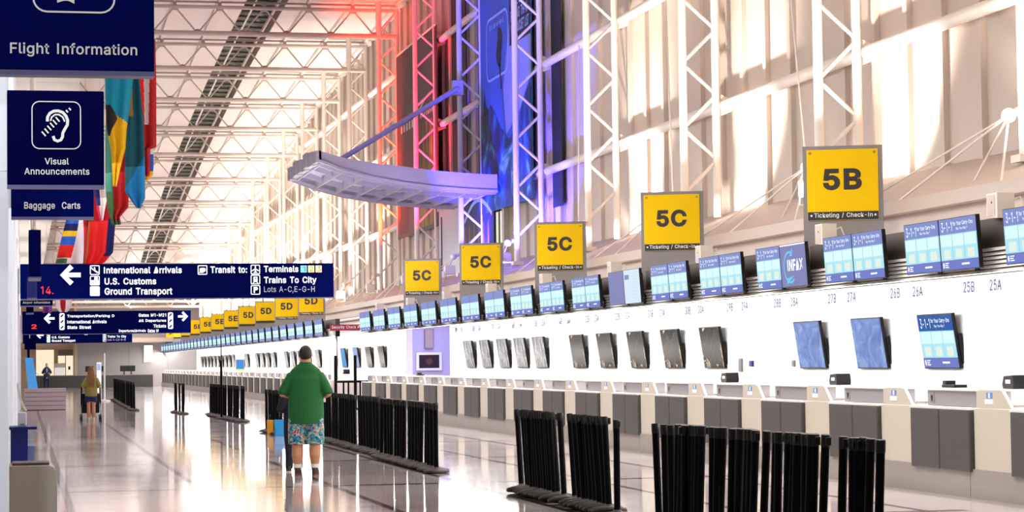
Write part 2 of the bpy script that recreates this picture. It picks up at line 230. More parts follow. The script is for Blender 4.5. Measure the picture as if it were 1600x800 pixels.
# ------------------------------------------------------------------ mesh builder
# letter outlines: advance width and closed outlines per character, in thousandths of an em
import json
GLYPHS = json.loads(r'''{" ":[280,[]],"'":[206,[[78,318,70,509,136,509,128,318]]],",":[188,[[38,-119,68,71,137,71,84,-119]]],"-":[453,[[337,244,337,188,114,188,114,244]]],".":[188,[[95,-4,78,-1,63,9,53,24,50,41,53,59,63,73,78,83,95,87,113,83,128,73,138,59,141,41,138,24,128,9,113,-1]]],"/":[249,[[235,533,71,-76,14,-76,178,533]]],"0":[453,[[227,-7,174,1,130,24,95,62,69,113,60,144,53,178,49,214,48,254,49,294,53,330,60,364,69,395,95,447,130,484,174,508,227,516,279,508,323,484,358,447,384,395,393,364,400,330,404,294,405,254,404,214,400,178,393,144,384,113,359,62,323,24,279,1],[227,50,261,56,290,74,313,103,330,144,340,194,344,254,340,314,330,365,313,405,290,435,261,453,227,460,192,453,163,435,140,405,123,365,113,314,109,254,113,194,123,144,140,103,163,74,192,56]]],"1":[400,[[276,509,276,0,212,0,212,448,209,448,86,358,86,427,198,509]]],"2":[453,[[64,0,64,47,234,229,282,282,299,305,311,327,318,348,320,371,317,397,308,419,293,436,273,449,250,457,224,460,196,457,172,447,153,433,139,413,130,390,127,362,66,362,71,405,86,442,111,473,143,496,182,511,225,516,268,511,306,497,337,474,361,445,376,411,381,372,378,345,371,318,357,290,336,259,306,223,267,180,153,60,153,57,389,57,389,0]]],"3":[453,[[218,-7,173,-3,133,10,98,30,70,57,52,91,44,132,109,132,115,107,126,87,144,71,165,59,191,52,219,50,248,53,275,61,297,74,315,93,325,116,329,145,326,172,316,196,299,217,275,234,242,244,201,248,157,248,157,299,288,448,288,452,70,452,70,509,372,509,372,461,211,278,211,289,264,288,308,276,344,253,371,222,387,186,393,145,387,103,370,66,344,36,309,12,266,-2]]],"4":[453,[[40,105,40,158,247,509,311,509,109,166,109,163,413,163,413,105],[282,0,282,121,282,146,282,318,343,318,343,0]]],"5":[453,[[221,-7,178,-2,140,11,108,32,83,60,66,93,60,130,122,130,127,108,138,89,154,73,173,60,196,52,221,50,250,53,276,64,298,82,314,104,324,131,328,162,324,193,314,221,297,244,275,262,248,273,218,277,192,275,167,268,145,258,128,246,67,253,96,509,366,509,366,452,151,452,134,301,136,301,155,315,178,325,203,331,229,334,263,330,294,321,321,306,345,285,364,260,379,231,388,199,391,163,385,117,369,76,343,41,309,15,268,-1]]],"6":[453,[[226,-7,182,-1,142,15,109,40,84,74,69,115,64,162,68,199,80,239,102,285,137,340,252,509,322,509,151,261,145,261,165,288,196,307,214,312,235,314,278,309,316,295,346,271,370,240,384,201,389,157,384,112,368,73,343,39,310,14,271,-2],[226,48,254,52,279,63,299,79,314,101,324,128,327,157,324,187,314,213,299,235,279,251,254,262,226,265,198,262,174,252,153,235,138,214,128,188,125,158,128,128,138,102,153,79,174,63,198,52]]],"7":[453,[[97,0,323,448,323,452,62,452,62,509,391,509,391,449,165,0]]],"8":[453,[[226,-7,178,-2,136,11,101,33,74,62,57,96,52,135,55,166,65,195,81,220,101,241,125,256,153,265,153,267,119,282,93,308,76,342,70,380,75,417,90,450,114,477,146,498,184,511,226,516,269,511,306,498,337,477,361,450,377,417,382,380,376,342,359,308,333,282,300,267,300,265,327,256,351,241,372,220,387,195,397,166,401,135,395,96,378,62,352,33,317,11,275,-2],[226,49,258,52,285,60,307,74,323,91,333,113,337,139,333,165,322,189,305,208,283,223,256,232,226,235,196,232,169,223,147,208,130,189,119,165,115,139,119,113,129,91,145,74,167,60,195,52],[226,290,252,292,274,300,293,313,307,330,316,351,319,376,316,399,308,420,294,437,275,449,252,457,226,460,200,457,177,449,159,437,145,420,136,399,133,376,136,351,145,330,159,313,178,300,201,292]]],"9":[453,[[226,516,271,510,310,494,343,468,368,434,384,393,389,347,385,309,373,270,350,224,315,168,200,0,130,0,301,248,307,248,287,221,257,202,238,196,218,195,175,199,137,214,106,237,83,269,68,307,64,352,69,397,85,436,110,469,143,494,182,510],[226,460,199,457,174,446,154,429,138,407,129,381,125,352,129,322,138,295,154,274,174,257,199,247,226,243,254,247,279,257,299,273,314,295,324,321,327,350,324,381,314,407,299,429,279,446,254,457]]],":":[188,[[95,-4,78,-1,63,9,53,24,50,41,53,59,63,73,78,83,95,87,113,83,128,73,138,59,141,41,138,24,128,9,113,-1],[95,271,78,274,63,284,53,299,50,316,53,334,63,349,78,359,95,362,113,359,128,349,138,334,141,316,138,299,128,284,113,274]]],"?":[358,[[132,152,132,159,134,200,141,230,153,252,168,269,209,298,230,314,247,334,258,357,262,384,259,406,250,425,237,441,220,452,200,459,178,462,157,459,137,453,120,441,106,425,96,404,92,378,27,378,33,418,49,452,73,479,103,499,138,511,178,516,219,511,255,498,284,478,306,451,319,418,324,382,319,344,306,311,284,284,254,261,219,235,207,221,200,205,195,185,194,158,194,152],[164,-4,146,-1,131,9,121,24,118,41,121,58,131,73,146,83,164,86,181,83,196,73,206,58,209,41,206,24,196,9,181,-1]]],"A":[480,[[16,0,201,509,276,509,463,0,395,0,287,302,264,372,232,478,245,478,213,371,191,302,85,0],[110,142,110,199,370,199,370,142]]],"B":[456,[[60,0,60,509,241,509,289,504,329,491,359,469,381,442,394,410,398,374,395,344,387,320,373,301,356,286,336,275,315,267,315,262,339,257,363,245,385,227,402,203,414,173,418,136,413,100,400,67,377,39,344,18,301,4,247,0],[125,57,245,57,296,63,330,80,349,105,355,137,352,161,342,184,327,203,306,218,279,228,248,231,125,231],[125,285,238,285,265,288,288,296,308,309,323,326,333,348,336,372,330,403,313,429,283,446,240,452,125,452]]],"C":[510,[[267,-7,235,-5,205,1,177,11,150,25,126,42,104,63,86,88,70,115,57,146,48,179,42,215,40,254,42,293,48,329,57,362,70,393,86,421,104,445,126,466,150,484,177,498,205,508,235,514,267,516,305,513,340,504,373,490,402,471,427,447,448,418,463,385,473,348,408,348,401,373,389,395,375,413,357,428,337,440,315,449,292,454,267,456,223,450,184,432,150,403,125,364,109,314,103,254,109,194,125,145,151,105,184,76,223,59,267,53,292,55,315,60,337,69,357,81,375,96,389,114,401,136,408,160,473,160,463,124,448,91,428,62,402,38,373,19,341,5,305,-4]]],"D":[502,[[60,0,60,509,225,509,261,507,294,501,325,492,353,478,399,441,433,391,446,361,455,329,460,293,462,255,460,217,455,181,446,149,433,119,417,92,398,68,376,48,351,31,322,17,291,8,256,2,219,0],[215,57,272,63,318,81,354,110,379,149,394,198,399,255,394,312,379,361,354,399,320,428,275,446,221,452,125,452,125,57]]],"E":[419,[[60,0,60,509,372,509,372,452,125,452,125,286,355,286,355,229,125,229,125,57,375,57,375,0]]],"F":[410,[[60,0,60,509,369,509,369,452,125,452,125,278,346,278,346,221,125,221,125,0]]],"G":[520,[[269,-7,236,-5,205,1,176,11,149,25,125,43,104,64,85,88,69,116,57,146,47,179,42,215,40,254,42,293,47,329,57,362,69,393,85,421,103,445,125,466,149,484,175,498,203,508,233,514,265,516,304,513,340,504,374,489,403,469,429,445,449,416,465,384,474,349,408,349,399,372,387,393,373,411,356,427,337,439,315,448,291,454,265,456,222,450,183,432,150,404,125,364,109,314,103,254,109,194,125,145,151,105,184,76,224,59,269,53,309,57,345,71,374,93,396,123,410,160,415,202,434,199,283,199,283,256,478,256,478,200,471,141,451,91,419,50,377,19,326,0]]],"H":[517,[[60,0,60,509,125,509,125,289,392,289,392,509,457,509,457,0,392,0,392,232,125,232,125,0]]],"I":[230,[[70,0,70,509,131,509,131,0]]],"K":[467,[[104,145,104,216,139,261,174,303,212,344,364,509,448,509,231,276,228,276],[60,0,60,509,125,509,125,334,124,225,125,193,125,0],[372,0,188,259,228,309,449,0]]],"L":[393,[[60,0,60,509,125,509,125,57,361,57,361,0]]],"M":[628,[[60,0,60,509,152,509,277,187,287,159,299,123,311,84,322,49,307,49,318,83,330,121,342,158,352,187,476,509,568,509,568,0,504,0,504,291,504,327,505,369,506,413,507,457,513,457,498,409,482,363,467,322,456,291,342,0,286,0,170,291,159,321,145,361,129,408,112,457,119,457,120,416,121,372,122,328,122,291,122,0]]],"N":[523,[[60,0,60,509,132,509,396,118,396,509,463,509,463,0,391,0,127,391,127,0]]],"O":[533,[[267,-7,235,-5,205,1,177,11,150,25,126,42,105,63,86,88,70,115,57,146,48,179,42,215,40,254,42,293,48,329,57,362,70,393,86,421,105,445,126,466,150,484,177,498,205,508,235,514,267,516,299,514,329,508,357,498,384,484,408,466,429,445,448,421,464,393,477,362,486,329,491,293,493,254,491,215,486,179,477,146,464,115,448,88,429,63,408,42,384,25,357,11,329,1,299,-5],[267,53,310,59,349,76,383,105,408,144,425,194,430,254,425,314,408,365,383,404,349,433,310,450,267,456,223,450,184,433,151,404,125,364,109,314,103,254,109,194,125,144,151,105,184,76,223,59]]],"P":[445,[[60,0,60,509,235,509,289,503,332,487,366,462,390,430,404,391,409,348,404,304,390,265,366,233,332,207,289,191,235,186,109,186,109,242,233,242,269,246,297,256,318,272,333,294,342,319,344,348,342,376,333,402,318,423,297,439,268,449,232,452,125,452,125,0]]],"R":[449,[[60,0,60,509,236,509,290,504,333,489,367,465,390,433,405,395,409,352,405,309,390,271,367,240,333,217,289,203,236,198,96,198,96,255,234,255,269,258,298,267,319,281,334,300,342,324,345,352,342,380,334,405,319,425,298,440,269,449,233,452,125,452,125,0],[353,0,230,229,303,229,428,0]]],"S":[447,[[224,-9,172,-4,128,9,91,31,64,60,46,96,38,137,104,137,110,110,123,88,142,71,166,59,194,52,224,49,257,52,286,60,311,74,329,92,341,114,346,139,342,161,332,179,316,193,296,205,245,222,184,239,128,260,86,289,60,326,52,372,58,413,75,448,102,476,138,498,180,511,227,516,275,511,316,498,351,476,377,449,394,415,401,378,337,378,326,412,302,437,267,453,225,459,194,456,167,448,145,435,129,418,118,398,115,376,119,352,131,334,148,319,169,308,212,293,264,279,312,264,336,252,359,238,379,220,395,198,405,171,408,139,403,99,386,64,360,34,323,11,278,-4]]],"T":[449,[[32,452,32,509,417,509,417,452,257,452,257,0,193,0,193,452]]],"U":[517,[[259,-8,203,-2,154,15,114,43,85,80,66,124,60,173,60,509,124,509,124,178,128,144,141,113,160,87,187,68,220,56,259,52,298,56,331,68,357,87,377,113,389,144,393,178,393,509,457,509,457,173,451,124,433,80,403,43,363,15,315,-2]]],"V":[480,[[204,0,16,509,84,509,192,206,215,137,248,31,235,31,267,138,290,206,395,509,463,509,278,0]]],"X":[474,[[18,0,217,284,217,236,29,509,104,509,178,400,204,361,223,329,243,292,232,292,252,329,272,361,298,400,374,509,446,509,259,239,259,287,456,0,382,0,292,129,268,165,250,195,230,231,244,231,225,196,206,166,182,129,91,0]]],"Y":[472,[[203,0,203,208,16,509,91,509,192,344,222,292,250,230,224,230,251,293,280,344,381,509,455,509,268,208,268,0]]],"a":[389,[[160,-9,126,-5,94,5,68,22,48,45,35,73,30,108,34,138,43,161,58,179,78,193,100,203,125,211,178,220,234,227,265,235,276,255,276,257,273,279,267,297,256,311,240,322,220,329,196,331,171,329,149,322,118,301,100,274,41,291,57,322,79,346,104,364,133,375,163,382,194,384,239,379,263,372,286,360,306,343,322,320,333,290,337,251,337,0,277,0,277,52,272,52,252,25,236,12,215,1,190,-6],[170,45,202,49,228,59,248,74,263,93,272,115,276,138,276,190,259,182,231,176,200,171,175,168,134,159,117,150,103,139,95,124,92,105,94,87,102,72,114,61,130,52,149,47]]],"c":[396,[[207,-8,159,-2,117,16,82,46,56,85,40,133,34,187,40,243,56,291,82,330,117,360,159,378,207,384,234,383,260,377,284,368,305,356,324,341,340,322,353,301,362,277,303,262,290,289,270,311,242,325,207,330,173,325,145,310,124,287,108,258,99,224,96,187,99,151,108,117,124,89,145,66,173,51,207,46,243,52,271,66,292,89,304,117,363,102,354,78,341,56,325,37,306,21,285,9,261,-1,235,-6]]],"d":[424,[[195,-8,151,-2,111,16,79,45,55,84,39,133,34,189,39,245,55,293,79,332,112,361,151,378,196,384,228,381,253,373,272,360,287,346,306,319,311,319,311,509,372,509,372,0,313,0,313,59,307,59,287,31,272,17,252,4,227,-5],[205,47,236,51,263,65,284,86,299,115,309,150,312,189,309,229,300,263,284,291,263,312,237,325,205,330,172,325,145,311,124,290,108,261,99,227,96,189,99,151,109,117,124,88,145,66,172,51]]],"e":[404,[[212,-8,161,-2,117,16,82,46,56,85,40,132,34,187,39,242,55,290,81,329,115,359,157,378,205,384,236,382,266,374,294,361,319,341,341,315,357,282,368,242,371,194,371,169,75,169,75,221,338,221,310,202,307,237,298,269,283,294,263,314,237,326,205,330,173,326,146,313,125,294,109,270,99,241,96,211,96,178,100,139,110,106,128,80,151,61,179,50,212,46,234,48,254,53,271,61,285,73,297,88,306,105,365,91,353,63,335,39,311,19,283,4,249,-5]]],"f":[254,[[228,379,228,327,6,327,6,379],[81,0,81,432,84,461,96,486,113,505,135,519,161,527,187,530,222,527,243,521,227,468,215,472,195,474,171,470,154,460,145,443,142,419,142,0]]],"g":[425,[[207,-151,168,-148,134,-140,105,-127,82,-110,64,-91,51,-69,101,-41,122,-66,136,-78,154,-88,178,-95,207,-97,249,-92,282,-75,304,-47,311,-6,311,68,306,68,287,41,272,28,252,16,227,8,195,5,152,10,113,27,80,53,55,90,39,136,34,191,39,246,55,293,80,332,112,361,152,378,196,384,228,382,253,373,273,360,288,346,308,319,313,319,313,379,372,379,372,-9,367,-54,350,-90,324,-117,291,-136,251,-147],[205,59,237,63,264,75,285,95,300,121,309,154,312,193,309,231,300,264,285,291,264,312,237,325,205,330,172,325,145,312,124,290,109,262,99,229,96,193,99,155,109,123,124,96,145,76,172,63]]],"h":[410,[[114,227,114,0,53,0,53,509,114,509,114,287,102,287,124,332,152,362,187,379,227,384,264,380,295,369,321,349,341,321,353,285,357,240,357,0,296,0,296,235,290,275,273,304,246,323,210,329,184,326,161,317,141,303,126,283,117,257]]],"i":[167,[[53,0,53,379,114,379,114,0],[84,443,67,446,54,455,44,468,41,483,44,499,54,512,67,521,84,524,100,521,114,512,123,499,126,483,123,468,114,455,100,446]]],"k":[381,[[110,137,110,212,121,212,284,379,360,379,184,199,177,199],[53,0,53,509,114,509,114,0],[294,0,148,186,191,229,372,0]]],"l":[189,[[139,-2,101,3,74,20,58,47,53,84,53,509,114,509,114,99,115,77,120,62,130,54,146,52,160,53,170,54,181,3,162,-1]]],"m":[610,[[53,0,53,379,112,379,112,295,108,295,118,323,132,346,151,363,172,376,195,384,219,386,257,380,287,361,309,331,321,295,312,295,322,321,337,343,357,361,381,375,407,383,437,386,468,383,497,372,522,354,541,328,553,296,557,255,557,0,496,0,496,254,490,289,473,313,447,326,419,330,395,328,374,320,358,307,345,290,338,270,335,247,335,0,274,0,274,260,269,288,253,311,229,326,199,330,178,328,158,320,140,307,126,289,117,266,114,238,114,0]]],"n":[410,[[114,227,114,0,53,0,53,379,112,379,112,287,102,287,124,332,152,362,187,379,227,384,264,380,295,369,321,349,341,321,353,285,357,240,357,0,296,0,296,235,290,275,273,304,246,323,210,329,184,326,161,317,141,303,126,283,117,257]]],"o":[415,[[207,-8,159,-2,117,16,82,46,56,85,40,133,34,187,40,243,56,291,82,330,117,360,159,378,207,384,256,378,299,360,333,330,359,291,376,243,381,187,376,133,359,85,333,46,299,16,256,-2],[207,46,242,51,270,66,292,89,307,117,316,151,319,187,316,224,307,258,292,287,270,310,242,325,207,330,173,325,145,310,124,287,108,258,99,224,96,187,99,151,108,117,124,89,145,66,173,51]]],"p":[424,[[53,-143,53,379,112,379,112,319,118,319,137,346,152,360,171,373,197,381,229,384,274,378,313,361,345,332,370,293,385,245,390,189,385,133,370,84,346,45,313,16,274,-2,229,-8,198,-5,173,4,153,17,138,31,118,59,114,59,114,-143],[220,47,253,51,279,66,301,88,316,117,325,151,328,189,325,227,316,261,301,290,280,311,253,325,220,330,188,325,161,312,140,291,125,263,116,229,113,189,116,150,125,115,140,86,162,65,188,51]]],"r":[259,[[53,0,53,379,112,379,112,321,115,321,130,347,152,367,181,380,213,385,229,384,243,384,243,322,230,324,207,326,182,323,159,315,140,301,126,284,117,262,114,237,114,0]]],"s":[365,[[182,-8,145,-5,112,3,84,18,62,38,45,63,36,94,94,107,105,79,124,60,150,49,181,45,217,50,244,62,262,81,268,103,265,121,254,136,237,147,212,155,149,170,104,186,72,208,53,237,47,274,51,305,65,332,87,354,115,370,149,381,187,384,223,381,254,372,279,358,299,339,314,316,324,290,268,277,258,298,243,316,219,328,187,333,156,329,131,317,114,299,109,277,112,258,124,243,144,232,172,223,229,209,275,194,306,171,325,142,331,107,326,75,312,47,290,24,260,6,223,-5]]],"t":[227,[[204,379,204,327,6,327,6,379],[65,471,126,471,126,98,128,76,136,61,150,53,170,50,185,51,202,54,213,2,192,-3,168,-4,125,2,92,21,72,52,65,93]]],"u":[410,[[182,-5,146,-1,115,11,89,31,69,59,57,95,53,139,53,379,114,379,114,144,119,105,137,75,164,56,200,50,226,53,249,62,268,77,283,97,293,122,296,153,296,379,357,379,357,0,298,0,298,92,307,92,286,47,257,17,222,0]]],"v":[389,[[163,0,17,379,84,379,165,155,187,87,206,21,184,21,203,87,224,155,305,379,371,379,226,0]]],"y":[389,[[47,-139,61,-86,71,-87,104,-89,118,-84,130,-74,141,-58,151,-36,163,-1,17,379,84,379,165,155,187,87,206,21,184,21,202,87,224,155,305,379,371,379,204,-58,191,-85,177,-107,159,-124,139,-136,117,-143,91,-145,65,-143]]]}''')
def _area(o): return sum(o[i]*o[(i+3) % len(o)]-o[(i+2) % len(o)]*o[i+1] for i in range(0, len(o), 2))
GSIGN = 1 if _area(GLYPHS['I'][1][0]) > 0 else -1
_textcache = {}
def text_geo(s, bold):
    key = (s, bold)
    if key not in _textcache:
        c = bpy.data.curves.new('t', 'CURVE'); c.dimensions = '2D'; c.fill_mode = 'FRONT'
        x = 0.
        for ch in s:
            adv, outs = GLYPHS[ch]
            for o in outs:
                P = [Vector((x+o[2*i]/1000, o[2*i+1]/1000)) for i in range(len(o)//2)]
                P = [p for i, p in enumerate(P) if (p-P[i-1]).length > .007]; n = len(P)
                sp = c.splines.new('POLY'); sp.points.add(n-1); sp.use_cyclic_u = True
                for i, p in enumerate(P):
                    a = (p-P[i-1]).normalized(); b = (P[(i+1) % n]-p).normalized()
                    q = Vector((-a.y-b.y, a.x+b.x)); k = max(q.length_squared/2, .5)
                    sp.points[i].co = (p.x-q.x/k*bold*GSIGN, p.y-q.y/k*bold*GSIGN, 0, 1)
            x += adv/1000+.012+bold*.6
        o = bpy.data.objects.new('t', c); me = o.to_mesh()
        v = [(p.co.x, p.co.y) for p in me.vertices]; f = [tuple(p.vertices) for p in me.polygons]
        o.to_mesh_clear(); bpy.data.objects.remove(o); bpy.data.curves.remove(c)
        x0 = min(p[0] for p in v); x1 = max(p[0] for p in v); y0 = min(p[1] for p in v); y1 = max(p[1] for p in v)
        _textcache[key] = ([((a-x0)/(x1-x0), (b-y0)/(y1-y0)) for a, b in v], f)
    return _textcache[key]
class Pl:                                          # a flat face: origin, right, up
    def __init__(s, o, ux=(1, 0, 0), uy=(0, 0, 1)):
        s.o = Vector(o); s.ux = Vector(ux); s.uy = Vector(uy); s.n = s.ux.cross(s.uy)
    def __call__(s, x, y, d=0): return s.o+s.ux*x+s.uy*y+s.n*d
class MB:
    def __init__(s): s.v = []; s.f = []; s.m = []; s.mats = []
    def mi(s, m):
        m = M_[m] if isinstance(m, str) else m
        if m not in s.mats: s.mats.append(m)
        return s.mats.index(m)
    def face(s, pts, m):
        b = len(s.v); s.v += [tuple(p) for p in pts]; s.f.append(tuple(range(b, b+len(pts)))); s.m.append(s.mi(m)); return s
    def add(s, vs, fs, m):
        b = len(s.v); k = s.mi(m); s.v += [tuple(p) for p in vs]
        for f in fs: s.f.append(tuple(b+i for i in f)); s.m.append(k)
        return s
    def hexa(s, p, m):                             # 8 points: bottom ring then top ring
        return s.add(p, [(3, 2, 1, 0), (4, 5, 6, 7), (0, 1, 5, 4), (1, 2, 6, 5), (2, 3, 7, 6), (3, 0, 4, 7)], m)
    def box(s, x0, x1, y0, y1, z0, z1, m):
        return s.hexa([(x0, y0, z0), (x1, y0, z0), (x1, y1, z0), (x0, y1, z0), (x0, y0, z1), (x1, y0, z1), (x1, y1, z1), (x0, y1, z1)], m)
    def tube(s, pts, r, m, n=10, caps=True):
        pts = [Vector(p) for p in pts]; rs = r if isinstance(r, (list, tuple)) else [r]*len(pts)
        vs, fs = [], []
        for i, p in enumerate(pts):
            d = (pts[min(i+1, len(pts)-1)]-pts[max(i-1, 0)]).normalized()
            a = d.cross(Vector((0, 0, 1)) if abs(d.z) < .9 else Vector((0, 1, 0))).normalized(); b = d.cross(a)
            vs += [p+(a*cos(2*pi*j/n)+b*sin(2*pi*j/n))*rs[i] for j in range(n)]
        for i in range(len(pts)-1):
            for j in range(n):
                k = (j+1) % n; fs.append((i*n+j, i*n+k, (i+1)*n+k, (i+1)*n+j))
        if caps: fs += [tuple(range(n-1, -1, -1)), tuple((len(pts)-1)*n+j for j in range(n))]
        return s.add(vs, fs, m)
    def lathe(s, prof, m, n=20, c=(0, 0, 0)):      # profile of (r, z)
        vs = [(c[0]+r*cos(2*pi*j/n), c[1]+r*sin(2*pi*j/n), c[2]+z) for r, z in prof for j in range(n)]
        fs = [(i*n+j, i*n+(j+1) % n, (i+1)*n+(j+1) % n, (i+1)*n+j) for i in range(len(prof)-1) for j in range(n)]
        fs += [tuple(range(n-1, -1, -1)), tuple((len(prof)-1)*n+j for j in range(n))]
        return s.add(vs, fs, m)
    def loft(s, rings, m, n=20):                   # rings of (cx, cy, cz, rx, ry)
        vs = [(cx+rx*cos(2*pi*j/n), cy+ry*sin(2*pi*j/n), cz) for cx, cy, cz, rx, ry in rings for j in range(n)]
        fs = [(i*n+j, i*n+(j+1) % n, (i+1)*n+(j+1) % n, (i+1)*n+j) for i in range(len(rings)-1) for j in range(n)]
        fs += [tuple(range(n-1, -1, -1)), tuple((len(rings)-1)*n+j for j in range(n))]
        return s.add(vs, fs, m)
    def ball(s, c, rx, ry, rz, m, n=18, k=10):
        return s.loft([(c[0], c[1], c[2]-rz*cos(pi*i/k), max(rx*sin(pi*i/k), 1e-4), max(ry*sin(pi*i/k), 1e-4)) for i in range(k+1)], m, n)
    def poly(s, pl, pts, m, d=.004): return s.face([pl(x, y, d) for x, y in pts], m)
    def rect(s, pl, x0, x1, y0, y1, m, d=.004): return s.poly(pl, [(x0, y0), (x1, y0), (x1, y1), (x0, y1)], m, d)
    def text(s, pl, t, x, y, w, h, m, d=.005, bold=.0):
        v, f = text_geo(t, bold); return s.add([pl(x+a*w, y+b*h, d) for a, b in v], f, m)
    def stroke(s, pl, pts, w, m, d=.005, closed=False):
        P = [Vector(p) for p in pts]; n = len(P); L, Rr = [], []
        for i in range(n):
            a = P[(i-1) % n] if closed or i else P[i]; b = P[(i+1) % n] if closed or i < n-1 else P[i]
            t = (b-a).normalized(); q = Vector((-t.y, t.x))*w/2; L.append(P[i]+q); Rr.append(P[i]-q)
        for i in range(n if closed else n-1):
            j = (i+1) % n; s.face([pl(*Rr[i], d), pl(*Rr[j], d), pl(*L[j], d), pl(*L[i], d)], m)
        return s
    def extrude(s, pts, axis, a, b, m):            # closed outline pushed along an axis; pts are the two other coordinates
        n = len(pts)
        mk = (lambda p, t: (t, p[0], p[1])) if axis == 0 else (lambda p, t: (p[0], t, p[1])) if axis == 1 else (lambda p, t: (p[0], p[1], t))
        return s.add([mk(p, a) for p in pts]+[mk(p, b) for p in pts], [tuple(range(n-1, -1, -1)), tuple(range(n, 2*n))]+[(i, (i+1) % n, n+(i+1) % n, n+i) for i in range(n)], m)
    def build(s, name, parent=None, smooth=False, bevel=0., loc=None):
        me = bpy.data.meshes.new(name); me.from_pydata(s.v, [], s.f)
        for m in s.mats: me.materials.append(m)
        me.polygons.foreach_set('material_index', s.m)
        bm = bmesh.new(); bm.from_mesh(me)
        if not getattr(s, 'flat', False):
            bmesh.ops.recalc_face_normals(bm, faces=bm.faces)
        if bevel:
            ed = [e for e in bm.edges if len(e.link_faces) == 2 and e.calc_face_angle() > .6]
            bmesh.ops.bevel(bm, geom=ed, offset=bevel, segments=2, affect='EDGES', profile=.6)
        bm.to_mesh(me); bm.free()
        if smooth:
            me.polygons.foreach_set('use_smooth', [True]*len(me.polygons))
            try: me.set_sharp_from_angle(angle=radians(42))
            except Exception: pass
        o = bpy.data.objects.new(name, me); COL.objects.link(o)
        if parent: o.parent = parent
        if loc: o.location = loc
        return o
    def flatten(s): s.flat = True; return s
def tag(o, label, cat=None, group=None, kind=None):
    o['label'] = label
    if cat: o['category'] = cat
    if group: o['group'] = group
    if kind: o['kind'] = kind
    return o
def thing(name, label, cat, loc=(0, 0, 0), rot=(0, 0, 0), group=None):
    o = bpy.data.objects.new(name, None); COL.objects.link(o); o.location = loc; o.rotation_euler = rot; o.empty_display_size = .1
    return tag(o, label, cat, group)
def struct(name, mb, **kw):
    o = mb.build(name, **kw); o['kind'] = 'structure'; return o
def dup(root, loc, rot=None, label=None, group=None):
    def cp(o, par):
        c = o.copy(); COL.objects.link(c); c.parent = par
        for ch in list(o.children): cp(ch, c)
        return c
    r = cp(root, None); r.location = loc
    if rot is not None: r.rotation_euler = rot
    if label: r['label'] = label
    if group: r['group'] = group
    return r
_o1 = 'zeroth first second third fourth fifth sixth seventh eighth ninth tenth eleventh twelfth thirteenth fourteenth fifteenth sixteenth seventeenth eighteenth nineteenth'.split()
_t = {20: 'twenty', 30: 'thirty', 40: 'forty', 50: 'fifty', 60: 'sixty'}
_tt = {20: 'twentieth', 30: 'thirtieth', 40: 'fortieth', 50: 'fiftieth', 60: 'sixtieth'}
def nth(n): return _o1[n] if n < 20 else (_tt[n] if n % 10 == 0 else _t[n//10*10]+'-'+_o1[n % 10])

# ------------------------------------------------------------------ setting: floor, walls, roof
YFAR = 166.0
struct('floor', MB().box(-8, 16, -6, YFAR+8, -.2, 0, 'floor'))
def bot(k):                                        # height of the lower chord of the roof truss at column k
    n = k-6
    return 12.43+.3*(-n) if n < 0 else max(12.43-.2*n-.037*n*n, 5.6)
def roofz(y):
    k = (y-31.75)/7.03; a = floor(k); t = k-a
    return (bot(a)*(1-t)+bot(a+1)*t)+1.17
XW = 12.7                                          # ribbed wall
# roof deck: flat panels per bay, a slot for the skylight
mb = MB()
YS = [TWY(k) for k in range(-3, 20)]
for a, b in zip(YS, YS[1:]):
    za, zb = roofz(a), roofz(b)
    for x0, x1 in ((-6., 7.3), (8.7, 13.4)):
        mb.hexa([(x0, a, za), (x1, a, za), (x1, b, zb), (x0, b, zb), (x0, a, za+.15), (x1, a, za+.15), (x1, b, zb+.15), (x0, b, zb+.15)], 'roof')
struct('ceiling', mb)
mb = MB(); sl = MB(); fr = MB()
for a, b in zip(YS, YS[1:]):
    za, zb = roofz(a)+.55, roofz(b)+.55
    mb.hexa([(7.3, a, za), (8.7, a, za), (8.7, b, zb), (7.3, b, zb), (7.3, a, za+.05), (8.7, a, za+.05), (8.7, b, zb+.05), (7.3, b, zb+.05)], 'glass_dark')
    for x in (7.3, 8.68):
        fr.hexa([(x, a, za-.55), (x+.02, a, za-.55), (x+.02, b, zb-.55), (x, b, zb-.55), (x, a, za), (x+.02, a, za), (x+.02, b, zb), (x, b, zb)], 'canopy')
    fr.tube([(7.62, a, za-.6), (7.62, b, zb-.6)], .035, 'white', 6)
    fr.tube([(8.4, a, za-.57), (8.4, b, zb-.57)], .06, 'canopy', 6)
    for j in range(7):
        t = (j+.5)/7; y = a+(b-a)*t; z = za+(zb-za)*t
        sl.tube([(7.32, y-.15, z-.12), (8.66, y+.25, z-.12)], .07, 'ribgrey', 6)
w1 = struct('window_1', mb); sl.build('slat', parent=w1); fr.build('window_frame', parent=w1)
# purlin ribs under the deck (one per panel point)
for j, x in enumerate([1.97+1.477*i for i in range(8)]):
    if 7.2 < x < 8.8: continue
    mb = MB()
    for a, b in zip(YS, YS[1:]): mb.hexa([(x-.05, a, roofz(a)-.14), (x+.05, a, roofz(a)-.14), (x+.05, b, roofz(b)-.14), (x-.05, b, roofz(b)-.14), (x-.05, a, roofz(a)), (x+.05, a, roofz(a)), (x+.05, b, roofz(b)), (x-.05, b, roofz(b))], 'roof')
    struct('trim_1', mb)
# low soffit over the near side of the hall, its seams and edge
mb = MB()
for i in range(22):
    mb.box(-6, 1.0, 10+7.5*i, 10+7.5*i+7.46, 6.5, 6.7, 'soffit')
struct('ceiling_left', mb)
